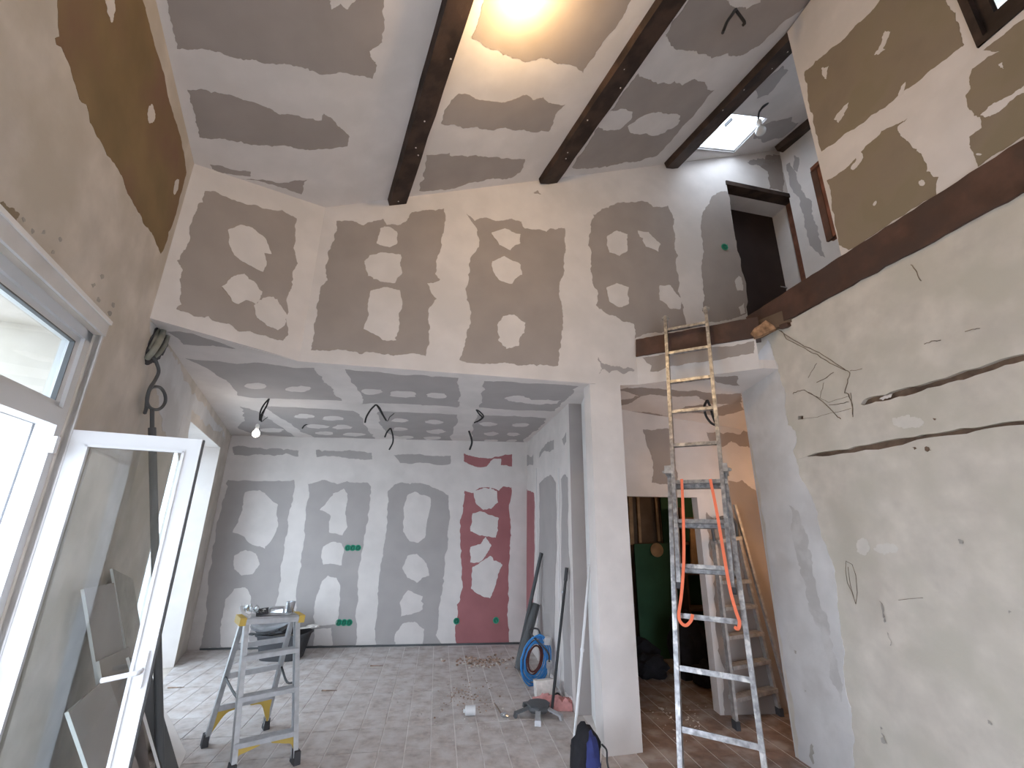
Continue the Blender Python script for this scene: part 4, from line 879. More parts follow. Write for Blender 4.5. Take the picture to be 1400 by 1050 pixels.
# ------------------------------------------------------------------ mortar tubs by the far wall
def tub(c, a, b, h, name, lab, m, tilt=None):
    t = thing(name, c, lab, 'tub'); bm = bmesh.new(); rings = []
    prof = [(.78, 0), (.80, .01), (.97, h), (1.03, h), (1.03, h-.018), (1.0, h-.018)]
    inner = [(.95, h), (.76, .02)]
    M3 = tilt or Matrix.Identity(3)
    for k, z in prof[:3][::1]: rings.append([(math.cos(2*math.pi*i/24)*a*k, math.sin(2*math.pi*i/24)*b*k, z) for i in range(24)])
    def ring(k, z): return [bm.verts.new(V(c)+M3@V((math.copysign(abs(math.cos(2*math.pi*i/24))**.6, math.cos(2*math.pi*i/24))*a*k, math.copysign(abs(math.sin(2*math.pi*i/24))**.6, math.sin(2*math.pi*i/24))*b*k, z))) for i in range(24)]
    R0 = [ring(.76, 0), ring(.97, h-.02), ring(1.04, h-.02), ring(1.04, h), ring(.95, h), ring(.74, .02)]
    for A, B in zip(R0, R0[1:]):
        for i in range(24): bm.faces.new((A[i], A[(i+1) % 24], B[(i+1) % 24], B[i]))
    bm.faces.new(R0[0][::-1]); bm.faces.new(R0[-1]); part('tub_body', bm, m, t); return t
c = atz(392, 893); c.z = 0; c -= SF.n*-.16
t1 = tub(c, .29, .22, .27, 'mortar_tub', 'dark rectangular mortar tub by the far wall behind the stepladder', M['rubber'])
bm = bmesh.new(); add_blob(bm, c+V((0, 0, .18)), (.21, .15, .06), 3, .3, 2); part('mortar_mix', bm, M['stain'], t1)
cc = c+V((-.10, -.04, .285)); Rx = Matrix.Rotation(.42, 3, 'X')@Matrix.Rotation(-.12, 3, 'Y')
g = thing('steel_basin', cc, 'shiny oval steel basin tilted on the mortar tub', 'basin')
bm = bmesh.new(); R0 = []
for k, z in ((.55, 0), (.85, .05), (1, .11), (1.05, .115), (.97, .105), (.8, .05), (.5, .01)): R0.append([bm.verts.new(cc+Rx@V((math.cos(2*math.pi*i/28)*.24*k, math.sin(2*math.pi*i/28)*.19*k, z+.02))) for i in range(28)])
for A, B in zip(R0, R0[1:]):
    for i in range(28): bm.faces.new((A[i], A[(i+1) % 28], B[(i+1) % 28], B[i]))
bm.faces.new(R0[0][::-1]); bm.faces.new(R0[-1]); part('bowl', bm, M['steel'], g, True)
cc = c+V((.24, .0, .28)); bm = bmesh.new(); add_bar(bm, cc+V((-.10, 0, .02)), cc+V((.13, .02, .045)), .11, .02, (0, .2, 1)); add_blob(bm, cc+V((.08, 0, .05)), (.07, .05, .02), 4, .4, 2)
tag(mesh('plaster_hawk', bm, M['chalk']), 'white plaster caked board on the right rim of the mortar tub', 'hawk')
bm = bmesh.new(); cc = c+V((-.25, -.16, .27)); add_tube(bm, [cc, cc+V((.10, -.03, .02)), cc+V((.30, -.04, .04))], .012, 6, 2); add_bar(bm, cc+V((-.02, 0, -.0)), cc+V((-.12, .03, .0)), .09, .004); tag(mesh('putty_knife', bm, M['greypipe']), 'long handled putty knife across the mortar tub', 'knife')

# ------------------------------------------------------------------ floor debris
def scatter(name, lab, cx, cy, sx, sy, n, sz, seed, mats=('rubble', 'chalk')):
    rr = random.Random(seed); bm = bmesh.new()
    for i in range(n):
        p = atz(cx+rr.gauss(0, sx/2.2), cy+rr.gauss(0, sy/2.2)); s = sz*rr.uniform(.4, 1.3)
        R_ = Matrix.Rotation(rr.uniform(0, 6.28), 3, 'Z')@Matrix.Rotation(rr.uniform(-.4, .4), 3, 'X')
        d = V((s, s*rr.uniform(.4, .9), s*rr.uniform(.15, .5))); vv = []
        for a in (-1, 1):
            for b in (-1, 1):
                for c_ in (-1, 1): vv.append(bm.verts.new(V((p.x, p.y, d.z+.001))+R_@V((a*d.x*rr.uniform(.6, 1), b*d.y*rr.uniform(.6, 1), c_*d.z))))
        for f in ((0, 1, 3, 2), (4, 6, 7, 5), (0, 4, 5, 1), (2, 3, 7, 6), (0, 2, 6, 4), (1, 5, 7, 3)): bm.faces.new([vv[k] for k in f])
    return tag(mesh(name, bm, M[mats[0]]), lab, 'rubble', kind='stuff')
scatter('rubble_heap', 'small heap of brown rubble near the far wall', 660, 905, 40, 7, 150, .016, 1)
scatter('plaster_crumbs', 'white crumbs mixed in the far rubble heap', 660, 905, 44, 8, 50, .013, 2, ('chalk',))
scatter('floor_chips', 'scattered brown chips on the tiles before the heap', 640, 952, 40, 26, 130, .008, 3)
scatter('floor_crumbs', 'scattered white crumbs over the dusty tiles', 610, 960, 110, 45, 170, .005, 4, ('chalk',))
scatter('wall_foot_crumbs', 'crumbs along the foot of the inner wall', 745, 950, 26, 18, 60, .007, 6, ('rubble',))
scatter('passage_crumbs', 'white crumbs on the passage tiles', 930, 985, 50, 25, 50, .007, 8, ('chalk',))
scatter('passage_chip', 'larger white crumb lying in the doorway', 905, 969, 4, 2, 7, .014, 9, ('chalk',))
for q, a, l in (((240, 941), .3, 'thin splinter lying left of the stepladder'), ((515, 911), .2, 'thin pale splinter near the far wall centre'), ((450, 945), .1, 'brown leaf shaped chip beside the stepladder')):
    p = atz(*q); bm = bmesh.new(); add_bar(bm, p+V((-.07, -.02*a, .006)), p+V((.07, .05*a, .006)), .018, .008, (0, 0, 1), .4); tag(mesh('wood_splinter', bm, M['rubble']), l, 'splinter')
p = atz(643, 979); g = thing('plastic_pot', p+V((0, 0, .0)), 'small white plastic pot lying on the tiles', 'pot')
bm = bmesh.new(); add_lathe(bm, p+V((-.045, 0, .038)), [(.030, 0), (.036, .005), (.036, .085), (.032, .085), (.026, .01)], 18, (1, .15, 0)); part('pot_body', bm, M['pvc'], g, True)
bm = bmesh.new(); add_lathe(bm, p+V((-.062, -.003, .038)), [(.0, 0), (.014, .001), (.014, .018), (.0, .019)], 12, (1, .15, 0)); part('neck', bm, M['pvc'], g)
a, b = atz(676, 963), atz(687, 981); g = thing('paint_brush', a, 'thin brush with a round metal head on the tiles', 'brush')
bm = bmesh.new(); add_tube(bm, [a+V((0, 0, .008)), b+V((0, 0, .012))], .006, 8, 1); part('handle', bm, M['rubble'], g)
bm = bmesh.new(); add_blob(bm, b+V((.01, 0, .02)), (.028, .02, .019), 4, .2, 2); add_tube(bm, [b+V((0, 0, .02)), b+V((.05, -.01, .01))], .01, 6, 1); part('brush_head', bm, M['steel'], g)

# ------------------------------------------------------------------ leaning poles, hose, stand in the lower room
def pole(name, lab, cat, top, bot, r, m, grip=None, seg=10, r1=None):
    t = thing(name, bot, lab, cat); bm = bmesh.new(); add_tube(bm, [bot, top], r, seg, 1, r1); part('shaft', bm, m, t)
    if grip:
        bm = bmesh.new(); add_tube(bm, [bot.lerp(top, grip[0]), bot.lerp(top, grip[1])], r*1.35, seg, 1); part('grip', bm, M[grip[2]], t, label=grip[3])
    return t
ft = lambda x, y: atz(x, y)
pole('steel_bar', 'thin dark bar leaning on the inner wall behind the grey tube', 'bar', SI.hit(740, 756, .02), ft(707, 908)+V((0, 0, .01)), .022, M['greypipe'])
pole('grey_tube', 'thick dark grey tube leaning beside the blue hose', 'tube', SI.hit(733, 826, .06), ft(709, 918)+V((0, 0, .02)), .048, M['greypipe'], seg=16)
bt = pole('broom_pole', 'black pole with a wrapped grip leaning behind the metal stand', 'pole', SI.hit(775, 776, .03), ft(754, 978)+V((0, 0, .015)), .013, M['black'], (.90, 1.0, 'rubber', 'dark grip'))
bm = bmesh.new(); c_ = SI.hit(770, 810, .03); q_ = (SI.hit(775, 776, .03)-ft(754, 978)).normalized(); add_tube(bm, [c_-q_*.01, c_+q_*.01], .0165, 10, 1); part('ring', bm, M['steel'], bt)
wt = SL.hit(806, 772, .02); wb_ = ft(782, 1051); wr_ = pole('white_rod', 'long thin white rod leaning on the column', 'rod', wt, wb_+V((0, 0, .01)), .011, M['pvc'])
m_ = wb_.lerp(wt, .52); bm = bmesh.new(); add_tube(bm, [m_-(wt-wb_)*.008, m_+(wt-wb_)*.008], .015, 8, 1); part('coupling', bm, M['pvc'], wr_)
# hose coil leaning on the wall
hc = (SI.hit(731, 902, .17)); ha = (ft(722, 936)-hc); 
hb = ft(727, 937); htop = SI.hit(737, 868, .16)
cen = (hb+htop)/2; vdir = (htop-hb); RV = vdir.length/2; vdir.normalize(); hd = (SI.u*-.40+SI.n*.92).normalized(); hd = (hd-vdir*hd.dot(vdir)).normalized(); RH = .185
tnorm = hd.cross(vdir)
g = thing('hose_coil', V((cen.x, cen.y, 0)), 'coil of bright blue hose leaning against the inner wall', 'hose')
bm = bmesh.new(); rr = random.Random(2)
for k in range(6):
    s = 1-.07*k; pts = [cen+hd*(math.cos(a)*RH*s+rr.uniform(-.004, .004))+vdir*(math.sin(a)*RV*s+rr.uniform(-.005, .005))+tnorm*(.012*((k % 3)-1)) for a in [2*math.pi*i/28 for i in range(29)]]
    pts[-1] = pts[0]; add_tube(bm, pts, .0078, 7, 1)
part('blue_loops', bm, M['blue'], g, True)
bm = bmesh.new(); p = cen+hd*(-RH*.55)+vdir*(RV*.78); add_bar(bm, p-vdir*.035, p+vdir*.035, .075, .05, tnorm); part('white_tape', bm, M['pvc'], g, label='white tape band')
g = thing('red_hose', V((cen.x, cen.y, 0))+tnorm*.0, 'dark red hose loop inside the blue coil with a metal gun', 'hose')
c2 = cen+tnorm*(.03 if tnorm.y > 0 else -.03); bm = bmesh.new()
for k in range(3):
    s = .60-.09*k; add_tube(bm, [c2+hd*(math.cos(a)*RH*s)+vdir*(math.sin(a)*RV*s*1.25)-SI.n*.004*k for a in [2*math.pi*i/20 for i in range(21)]], .0085, 6, 1)
top = c2+vdir*(RV*.75); gp = SI.hit(751, 905, .12)
part('red_loops', bm, M['darkred'], g, True)
bm = bmesh.new(); add_tube(bm, [c2-hd*.09+vdir*(RV*.6), top+vdir*.10, top+hd*.10+vdir*.07, SI.hit(748, 890, .10), gp], .009, 7, 6); part('feed_hose', bm, M['rubber'], g, True)
bm = bmesh.new(); e3 = ft(750, 944)+V((0, 0, .06)); d3 = (e3-gp)
add_tube(bm, [gp, gp+d3*.25], .028, 10, 1); add_tube(bm, [gp+d3*.25, gp+d3*.55], .016, 10, 1); add_tube(bm, [gp+d3*.55, gp+d3*.75, gp+d3*.8+V((.02, 0, 0)), e3], .012, 8, 3)
part('spray_gun', bm, M['alu_grey'], g, label='grey metal spray gun')
# blocks and rag
p = ft(745, 955); bm = bmesh.new(); add_bar(bm, p+V((-.09, .02, .07)), p+V((.09, .05, .08)), .12, .13, (0, .2, 1)); tag(mesh('plaster_block', bm, M['chalk']), 'pale cracked plaster block behind the pink rag', 'block')
p = ft(755, 968); g = bmesh.new(); n = 12; rr = random.Random(8)
gr = [[g.verts.new(p+V((-.17+.34*i/n, -.07+.15*j/n, .015+.055*abs(noise.noise(V((i*.55, j*.6, 2))))*2*(1-abs(i/n-.5))+(.03 if 0 < j < n else 0)))) for j in range(n+1)] for i in range(n+1)]
for i in range(n):
    for j in range(n): g.faces.new((gr[i][j], gr[i+1][j], gr[i+1][j+1], gr[i][j+1]))
ex = bmesh.ops.extrude_face_region(g, geom=g.faces[:])
for v in [v for v in ex['geom'] if isinstance(v, bmesh.types.BMVert)]: v.co.z = max(.002, v.co.z-.05)
tag(mesh('pink_rag', g, M['pink'], smooth=True), 'crumpled pink rag on the floor beside the black pole', 'rag')
p = ft(762, 960); bm = bmesh.new(); add_lathe(bm, p+V((0, 0, .04)), [(.0, 0), (.03, .0), (.033, .02), (.02, .035), (.0, .036)], 12, (0, -1, .5)); tag(mesh('dark_knob', bm, M['black']), 'small round black knob lying on the pink rag', 'knob')
# metal stand with five feet
p = ft(736, 978); p.z = 0
g = thing('metal_stand', p, 'squat dark metal stand with radiating feet', 'stand')
bm = bmesh.new(); add_lathe(bm, p+V((0, 0, .035)), [(.0, 0), (.085, 0), (.10, .02), (.095, .04), (.10, .055), (.0, .058)], 8); part('hub', bm, M['greypipe'], g)
for k in range(5):
    a = math.radians(-95+72*k); d = V((math.cos(a), math.sin(a), 0)); bm = bmesh.new()
    add_bar(bm, p+d*.07+V((0, 0, .065)), p+d*.20+V((0, 0, .03)), .045, .012, (0, 0, 1)); add_bar(bm, p+d*.195+V((0, 0, .035)), p+d*.205+V((0, 0, .0)), .05, .02, d); part('leg', bm, M['alu_grey'] if k in (0, 1) else M['greypipe'], g)
# blue and black bag at the column foot
p = ft(796, 1068); p = V((.50, 3.40, 0)); g = thing('work_bag', p, 'black and navy cloth bag at the foot of the column', 'bag')
S0 = [SL.hit(808, 992, .03), ft(775, 1060), ft(815, 1062)]
bp = lambda x, y, off: SL.hit(x, y, off)
bm = bmesh.new(); add_blob(bm, V((.525, 3.46, .08)), (.105, .12, .19), 5, .25, 3, 2.5, flat=0.0); part('bag_body', bm, M['blackcloth'], g, True)
bm = bmesh.new(); add_blob(bm, V((.555, 3.40, .10)), (.055, .08, .15), 6, .2, 3, 2.5, flat=.002); part('navy_panel', bm, M['navy'], g, True, label='navy blue side panel')
bm = bmesh.new(); add_tube(bm, [V((.50, 3.30, .03)), V((.54, 3.30, .06)), V((.60, 3.36, .10)), V((.62, 3.42, .16))], .005, 6, 4); part('cord', bm, M['chalk'], g, True)
bm = bmesh.new(); add_tube(bm, [V((.63, 3.44, .17)), V((.655, 3.41, .15)), V((.65, 3.38, .10)), V((.66, 3.37, .05))], .006, 6, 5); part('buckle', bm, M['rubber'], g, True)

# ------------------------------------------------------------------ electric boxes and cables
def ebox(S, pxs, lab, grp=None):
    c = sum((S.hit(*q, .0) for q in pxs), V())/len(pxs); t = thing('electrical_box', c, lab, 'electrical box', grp)
    for q in pxs:
        o = S.hit(*q, .0)
        bm = bmesh.new(); add_lathe(bm, o-S.n*.002, [(.036, 0), (.040, .002), (.040, .010), (.032, .010), (.032, .003), (.0, .003)], 18, S.n); rim_ = part('box_rim', bm, M['greenbox'], t)
        bm = bmesh.new(); add_lathe(bm, o+S.n*.0015, [(.0, 0), (.031, 0), (.031, .001), (.0, .001)], 16, S.n); ins = part('box_inside', bm, M['greendark'], rim_)
        bm = bmesh.new(); add_tube(bm, [o+S.n*.003, o+S.n*.03+V((.004, 0, -.012)), o+S.n*.034+V((.008, 0, .01))], .004, 5, 3); part('wire_end', bm, M['greenbox'], rim_)
    return t
ebox(SF, [(475.5, 749), (482.5, 749), (489.5, 749)], 'upper row of three green electrical boxes on the far wall')
ebox(SF, [(463.5, 851), (470.5, 851), (477.5, 851)], 'lower row of three green electrical boxes on the far wall')
ebox(SF, [(624, 849)], 'single green electrical box at the left edge of the red board')
ebox(SF, [(678, 848)], 'single green electrical box in the middle of the red board')
ebox(SG, [(990.5, 338)], 'green electrical box beside the mezzanine door')
def cable(lab, pts, r=.009, cat='cable', grp='cables hanging from the ceilings', m='black', extra=()):
    t = thing('cable', pts[0][0], lab, cat, grp)
    for p in pts:
        bm = bmesh.new(); add_tube(bm, p, r, 6, 5); part('wire', bm, M[m], t, True)
    for p, rr_, mm in extra:
        bm = bmesh.new(); add_tube(bm, p, rr_, 6, 4); part('wire', bm, M[mm], t, True)
    return t
# a hanging point is found below its ceiling hole, on the upright plane through that hole
def below(S, hole, pts, az=90, off=0):
    h = S.hit(*hole); return [h]+[vs(h, az).hit(*q) for q in pts]
lc_ = lambda hole, *pl: [below(SLc, hole, q) for q in pl]
cable('pair of black cables holding a bare bulb near the left ceiling edge', lc_((368, 545), [(361, 553), (356, 563), (355, 575)], [(364, 556), (358, 566), (357, 576)]), .008, extra=[(below(SLc, (368, 545), [(357, 575), (362, 573), (366, 570)]), .004, 'rubber')])
cable('very short cable stub in the lower ceiling', lc_((420, 580), [(416, 582), (413, 586)]), .008)
cable('two wide spread black cables in the centre of the lower ceiling', lc_((514, 553), [(507, 560), (501, 570), (499, 578)], [(519, 558), (524, 568), (528, 575)]), .009, extra=[(below(SLc, (514, 553), [(528, 575), (533, 570), (539, 565)]), .004, 'rubber')])
cable('looped black cables hanging below the spread pair', lc_((534, 585), [(529, 591), (526, 598)], [(537, 595), (537, 605), (532, 615)]), .010)
cable('bent cable pair at the right of the lower ceiling', lc_((651, 560), [(656, 563), (661, 569), (657, 574), (648, 578)], [(655, 566), (659, 571), (652, 577)]), .008)
cable('single black cable hanging above the red board', lc_((641, 589), [(644, 598), (645, 606), (642, 615)]), .013)
cable('two black cables between the upper ceiling beams', [below(SC, (1006, 12), [(1001, 20), (994, 30), (988, 45)]), below(SC, (1006, 14), [(1012, 22), (1018, 31), (1016, 34)])], .011)
cable('dark cable holding the unlit bulb under the roof window', [below(SC, (1050, 141), [(1043, 146), (1039, 152)]), below(SC, (1050, 141), [(1040, 150), (1037, 158), (1037, 172)])], .010)
cable('black cable loop hanging from the passage ceiling', [below(SPc, (967, 547), [(963, 556), (965, 568), (972, 578), (980, 582)]), below(SPc, (967, 547), [(971, 556), (975, 570), (980, 582)])], .012)
def bulb(lab, p, r, m, holder=True, light=0, col=(1, .7, .4), grp=None, axis=(0, 0, -1)):
    t = thing('light_bulb', p, lab, 'light bulb', grp); ax = V(axis)
    bm = bmesh.new(); add_lathe(bm, p, [(.0, r), (r*.5, r*.87), (r*.87, r*.5), (r, 0), (r*.87, -r*.5), (r*.55, -r*.9), (r*.42, -r*1.3)], 16, ax); part('glass_bulb', bm, M[m], t, True)
    bm = bmesh.new(); add_lathe(bm, p-ax*(r*1.3), [(r*.42, 0), (r*.42, -r*.5), (r*.55, -r*.55), (r*.5, -r*1.3), (r*.15, -r*1.6)], 12, ax); part('socket', bm, M['white'], t)
    if light:
        ld = bpy.data.lights.new('bulb_light', 'POINT'); ld.energy = light; ld.color = col; ld.shadow_soft_size = .05
        lo = bpy.data.objects.new('bulb_light', ld); scn.collection.objects.link(lo); lo.parent = t; lo.location = ax*(r+.06)
    return t
pb = below(SLc, (368, 545), [(350, 593)])[1]; bulb('small lit bulb hanging at the left of the lower ceiling', pb, .034, 'glow_far', light=W_FARBULB, col=(1, .85, .7), grp='bare bulbs')
pb = below(SC, (1050, 141), [(1040, 179)])[1]; bulb('clear unlit bulb hanging beside the roof window', pb, .05, 'bulbglass', grp='bare bulbs')
pb = SC.hit(727, 1, .10); bulb('glowing warm bulb on the sloping ceiling at the top', pb, .036, 'glow_warm', light=W_CEILBULB, col=(1, .66, .32), grp='bare bulbs', axis=tuple(SC.n))
pb = V((2.62, 3.78, 1.75)); bulb('warm bulb lighting the passage behind the right wall', pb, .035, 'glow_far', light=W_PASSBULB, col=(1, .55, .24), grp='bare bulbs')
bm = bmesh.new(); add_tube(bm, [pb+V((0, 0, .09)), V((pb.x, pb.y, 2.69))], .004, 6, 1); tag(mesh('cable', bm, M['black']), 'cable of the passage bulb behind the right wall', 'cable')
pb = SP.P(.75, 1.9, -.9); bm = bmesh.new(); add_tube(bm, [pb+V((0, 0, .08)), V((pb.x, pb.y, 2.39))], .004, 6, 1); tag(mesh('cable', bm, M['black']), 'cable of the store room bulb beyond the doorway', 'cable')
bulb('dim warm bulb in the store room beyond the doorway', pb, .03, 'glow_far', light=W_ROOMBULB, col=(1, .6, .3), grp='bare bulbs')

# ------------------------------------------------------------------ duct, cable loop, leaning pole and offcuts at the left wall
sw = lambda x, y, o=.0: SW.hit(x, y, o)
t = thing('cable_duct', sw(212, 470), 'bent grey duct ends breaking out of the left wall corner', 'duct')
for pl, r in (([(224, 449, .015), (220, 462, .045), (211, 478, .045), (201, 490, .01)], .017), ([(231, 454, .015), (227, 468, .05), (219, 481, .04), (210, 489, .01)], .013), ([(216, 450, .0), (212, 463, .02), (204, 478, .01)], .010)):
    bm = bmesh.new(); add_tube(bm, [sw(*q) for q in pl], r, 10, 6); part('duct_tube', bm, M['duct'], t, True)
uv_ = ragged([SW.px(*q) for q in ((211, 449), (222, 447), (235, 455), (229, 470), (222, 486), (206, 497), (198, 498), (199, 480))], 3, .1, 77)
bm = bmesh.new(); add_prism(bm, [SW.P(p[0], p[1]) for p in uv_], [], SW.n, .004, .0005); part('hole_shade', bm, M['rubber'], t)  # flat dark sheet painted for the shade inside the hole
cl = [(209, 487, .04), (214, 496, .05), (217, 508, .05), (212, 520, .05), (205, 531, .05), (201, 545, .04), (203, 555, .04), (211, 560, .05), (220, 558, .06), (226, 549, .07), (225, 538, .06), (219, 530, .05), (210, 529, .05), (204, 534, .04), (201, 548, .03), (200, 558, .03), (198, 565, .02)]
bm = bmesh.new(); add_tube(bm, [sw(*q) for q in cl], .010, 8, 5); tag(mesh('cable', bm, M['greypipe'], smooth=True), 'looped dark cable on the left wall below the grey duct', 'cable')
p0, p1, p2 = sw(208, 560, .05), sw(208, 585, .06), None
g = thing('conduit_pole', V((-1.95, 2.95, 0)), 'tall dark grey pole leaning on the left wall behind the casement', 'pole')
foot_ = atz(221, 1125)
bm = bmesh.new(); add_tube(bm, [p1, p0], .012, 10, 1); part('thin_top', bm, M['greypipe'], g)
bm = bmesh.new(); add_tube(bm, [foot_, p1], .021, 12, 1); part('shaft', bm, M['greypipe'], g)
def proj(p):
    d = V(p)-C0; z = d.dot(_f); return 700+F_PX*d.dot(RT)/z, 525-F_PX*d.dot(UP)/z
_stack = []
def offcut(lab, tl, thr, wdt, foot, m, hr=None, th=.013):
    """board leaning on the left wall or on the boards behind it"""
    off = .02
    for _ in range(5):
        A = sw(*tl, off)
        o2 = .02
        for f0, z0, t0, u0, u1 in _stack:
            if A.z < z0: o2 = max(o2, t0+(f0-t0)*(1-A.z/z0)+.02)
        off = o2
    A = sw(*tl, off); best = None; ua = SW.uv(A)[0]
    for i in range(-200, 300):
        b = SW.P(ua+i*.01, 0, foot); x, y = proj(b)
        x0, y0 = tl; k = (thr[1]-y0)/(y-y0) if y != y0 else 0; e_ = abs(x0+(x-x0)*k-thr[0])
        if best is None or e_ < best[0]: best = (e_, b)
    B = best[1]; up_ = (A-B).normalized(); u_ = SW.u; nn = up_.cross(u_).normalized()
    if nn.dot(SW.n) < 0: nn = -nn
    D = B+u_*wdt+(up_*((A-B).length*(hr or .97)))
    _stack.append((foot, A.z, off, ua, ua+wdt))
    t = thing('plasterboard_offcut', B, lab, 'board', 'offcuts leaning on the left wall')
    bm = bmesh.new(); add_prism(bm, [B, B+u_*wdt, D, A], [], nn, .0, th); part('board_face', bm, M[m], t)
    bm = bmesh.new(); add_prism(bm, [B-u_*.002, B, A, A-u_*.002], [], nn, .0, th); part('paper_edge', bm, M['white'], t)
offcut('tall narrow grey offcut furthest along under the window', (150, 778), (166, 870), .32, .26, 'stain', .92)
offcut('tall grey offcut with a pale left edge seen through the pane', (110, 806), (150, 1050), .40, .34, 'board', .98)
offcut('grey offcut standing just in front of the tall ones', (131, 905), (155, 1050), .45, .42, 'board_up', .95)
offcut('low broad grey offcut nearest the window', (88, 975), (114, 1050), .45, .52, 'board', 1.0)
offcut('dark board leaning behind the grey pole', (172, 900), (215, 1050), .26, .60, 'greypipe', .85)
# bowed pale sheets on the floor side of the pole
def bowed(lab, top, foot0, wdt, bow, m, seed):
    t = thing('bowed_sheet', foot0, lab, 'board', 'offcuts leaning on the left wall'); bm = bmesh.new(); n = 10; L_ = []
    d = (foot0-top)
    for i in range(n+1):
        k = i/n; c = top+d*k+SW.n*(math.sin(k*math.pi)*-bow); L_.append((c, c+SW.u*wdt*(.35+.65*min(1, k*1.4))))
    vv = [[bm.verts.new(a), bm.verts.new(b), bm.verts.new(b+SW.n*.008+V((0, 0, .004))), bm.verts.new(a+SW.n*.008+V((0, 0, .004)))] for a, b in L_]
    for A, B in zip(vv, vv[1:]):
        for q in range(4): bm.faces.new((A[q], A[(q+1) % 4], B[(q+1) % 4], B[q]))
    bm.faces.new(vv[0]); bm.faces.new(vv[-1][::-1]); part('sheet_face', bm, M[m], t)
bowed('long pale bowed sheet to the right of the grey pole', sw(206, 930, .03), atz(232, 1075), .42, .05, 'filler', 1)
bowed('shorter pale sheet leaning left of the grey pole', sw(188, 935, .03), atz(190, 1100), .2, .03, 'board', 2)

# ------------------------------------------------------------------ big stepladder in the passage
A0, B0_ = atz(1007, 997), atz(1066, 978)
wdir = (B0_-A0).normalized(); 
topc = SP.hit(985, 704, .05)
g = thing('tall_stepladder', (A0+B0_)/2, 'tall dusty aluminium stepladder folded against the passage wall', 'ladder')
TA, TB = SP.hit(980, 752, .10), SP.hit(1010, 745, .10)
TA = A0+(topc-A0)*1.0; 
TA, TB = SP.hit(977, 740, .09), SP.hit(1009, 735, .09)
for a, b in ((A0, TA), (B0_, TB)):
    bm = bmesh.new(); add_bar(bm, a+V((0, 0, .03)), b, .022, .05, SP.n); stl_ = part('stile', bm, M['alu_dull'], g)
    bm = bmesh.new(); add_bar(bm, a+V((0, 0, .06)), a, .035, .07, SP.n); part('rubber_foot', bm, M['rubber'], stl_)
for z in (.20, .42, .64, .86, 1.07):
    a = A0.lerp(TA, z/TA.z); b = B0_.lerp(TB, z/TB.z); bm = bmesh.new(); add_bar(bm, a, b, .085, .03, (0, 0, 1)); part('tread', bm, M['alu_dull'], g)
for a, b in ((A0+SP.n*-.10+wdir*.08, TA+SP.n*-.03), (atz(1086, 984), SP.hit(1004, 690, .05))):
    bm = bmesh.new(); add_bar(bm, a+V((0, 0, .01)), b, .02, .035, SP.n); part('rear_leg', bm, M['alu_dull'], g)
bm = bmesh.new(); hp0, hp1 = TA, TB; up2 = V((0, 0, 1))
add_tube(bm, [TA, TA+V((0, 0, .13)), TA.lerp(TB, .25)+V((0, 0, .19)), TA.lerp(TB, .75)+V((0, 0, .19)), TB+V((0, 0, .13)), TB], .016, 8, 6); part('hoop', bm, M['greypipe'], g, True)
bm = bmesh.new(); add_bar(bm, TA, TB, .14, .03, (0, 0, 1)); part('platform', bm, M['alu_dull'], g)

# ------------------------------------------------------------------ store room contents
SB2n = SB2
sb = lambda x, y, o=.0: SB2.hit(x, y, o)
for a, b, w, l in (((862, 674), (864, 745), .05, 'leftmost'), ((872, 674), (875, 742), .035, 'second'), ((896, 674), (901, 740), .03, 'third'), ((903, 674), (908, 748), .045, 'fourth')):
    bm = bmesh.new(); p, q = sb(*a, .04), sb(*b, .04); p.z = 2.38; add_bar(bm, p, q, w, .04, SB2.n)
    tag(mesh('timber_batten', bm, M['timber']), f'{l} pale timber batten at the top of the store room, counted from the left', 'batten', 'battens in the store room')
t = thing('green_panel', sb(895, 900, .12), 'large dark green panel standing in the store room', 'panel')
bm = bmesh.new(); q = [SB2.uv(sb(*c, .16)) for c in ((867, 744), (946, 700))]
gu0, gv1 = SB2.uv(sb(867, 744, .16)); gu1 = SB2.uv(sb(930, 744, .16))[0]
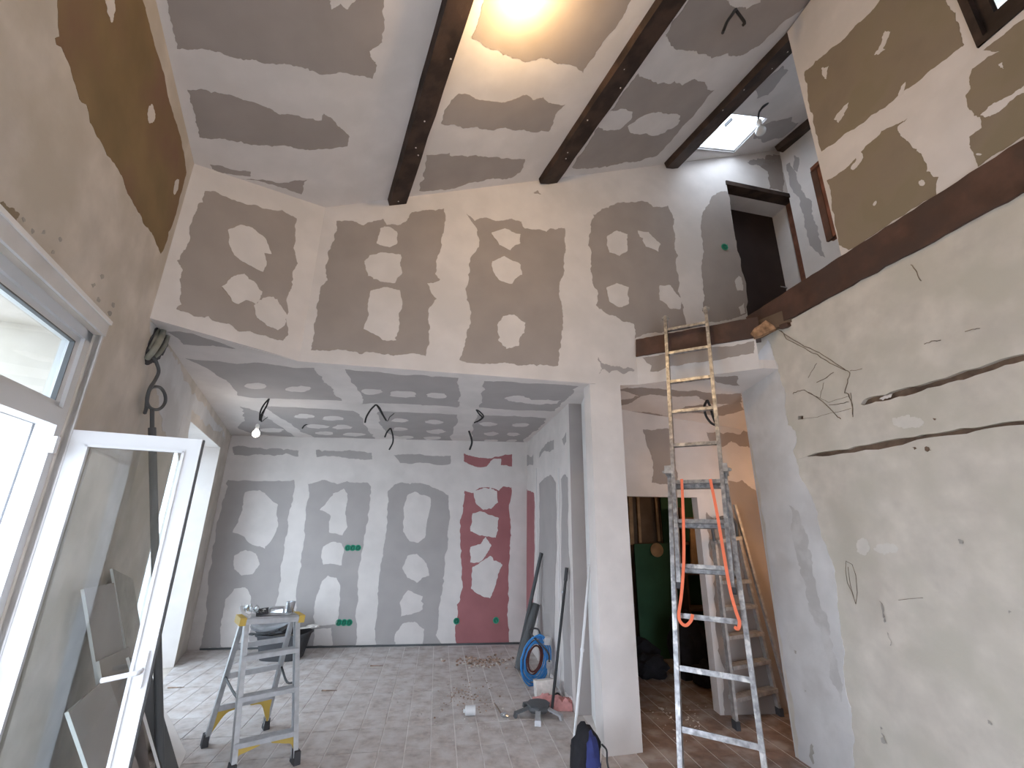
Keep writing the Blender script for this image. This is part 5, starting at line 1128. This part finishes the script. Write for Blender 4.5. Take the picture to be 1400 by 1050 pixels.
add_prism(bm, [SB2.P(gu0, 0), SB2.P(gu1, 0), SB2.P(gu1, gv1+.02), SB2.P(gu0, gv1)], [], SB2.n, .16, .13); part('panel_face', bm, M['green_board'], t)
g2u = SB2.uv(sb(905, 700, .12))[0]
bm = bmesh.new(); add_prism(bm, [SB2.P(g2u, 0), SB2.P(g2u+.45, 0), SB2.P(g2u+.45, 2.3), SB2.P(g2u, 2.3)], [], SB2.n, .11, .08); part('rear_panel', bm, M['green_board'], t)
bm = bmesh.new(); add_lathe(bm, sb(898, 752, .17), [(.0, 0), (.085, 0), (.085, .006), (.0, .006)], 16, SB2.n); part('round_plate', bm, M['timber'], t, label='round pale plate')
t = thing('shelf_unit', sb(942, 800, .1), 'brown shelf boards in the right of the store room doorway', 'shelf')
for z in (.55, .95, 1.3, 1.6):
    bm = bmesh.new(); u0 = SB2.uv(sb(925, 760, .1))[0]; add_prism(bm, [SB2.P(u0, z), SB2.P(u0+.5, z), SB2.P(u0+.5, z+.03), SB2.P(u0, z+.03)], [], SB2.n, .35, .02); part('shelf', bm, M['cardboard'], t)
bm = bmesh.new(); add_prism(bm, [SB2.P(u0+.04, 1.0), SB2.P(u0+.17, 1.0), SB2.P(u0+.2, 1.55), SB2.P(u0+.08, 1.55)], [], SB2.n, .39, .36); part('loose_board', bm, M['timber'], t)
for u in (u0-.02, u0+.5):
    bm = bmesh.new(); add_prism(bm, [SB2.P(u, 0), SB2.P(u+.025, 0), SB2.P(u+.025, 1.75), SB2.P(u, 1.75)], [], SB2.n, .35, .02); part('side_panel', bm, M['cardboard'], t)
for q, s, sd, l in (((893, 932), (.20, .15, .12), 1, 'low black sack on the store room floor at the left'), ((880, 918), (.22, .14, .16), 2, 'black bag behind the low sack in the store room'), ((955, 935), (.20, .18, .34), 3, 'tall dark bag beside the ladder in the store room'), ((975, 945), (.13, .14, .12), 4, 'small black bag by the doorway jamb')):
    p = atz(*q); bm = bmesh.new(); add_blob(bm, V((p.x, p.y+s[1], s[2]*.8)), s, sd, .35, 3, 2.2, flat=.0); tag(mesh('cloth_sack', bm, M['blackcloth'], smooth=True), l, 'bag', 'dark bags in the store room')
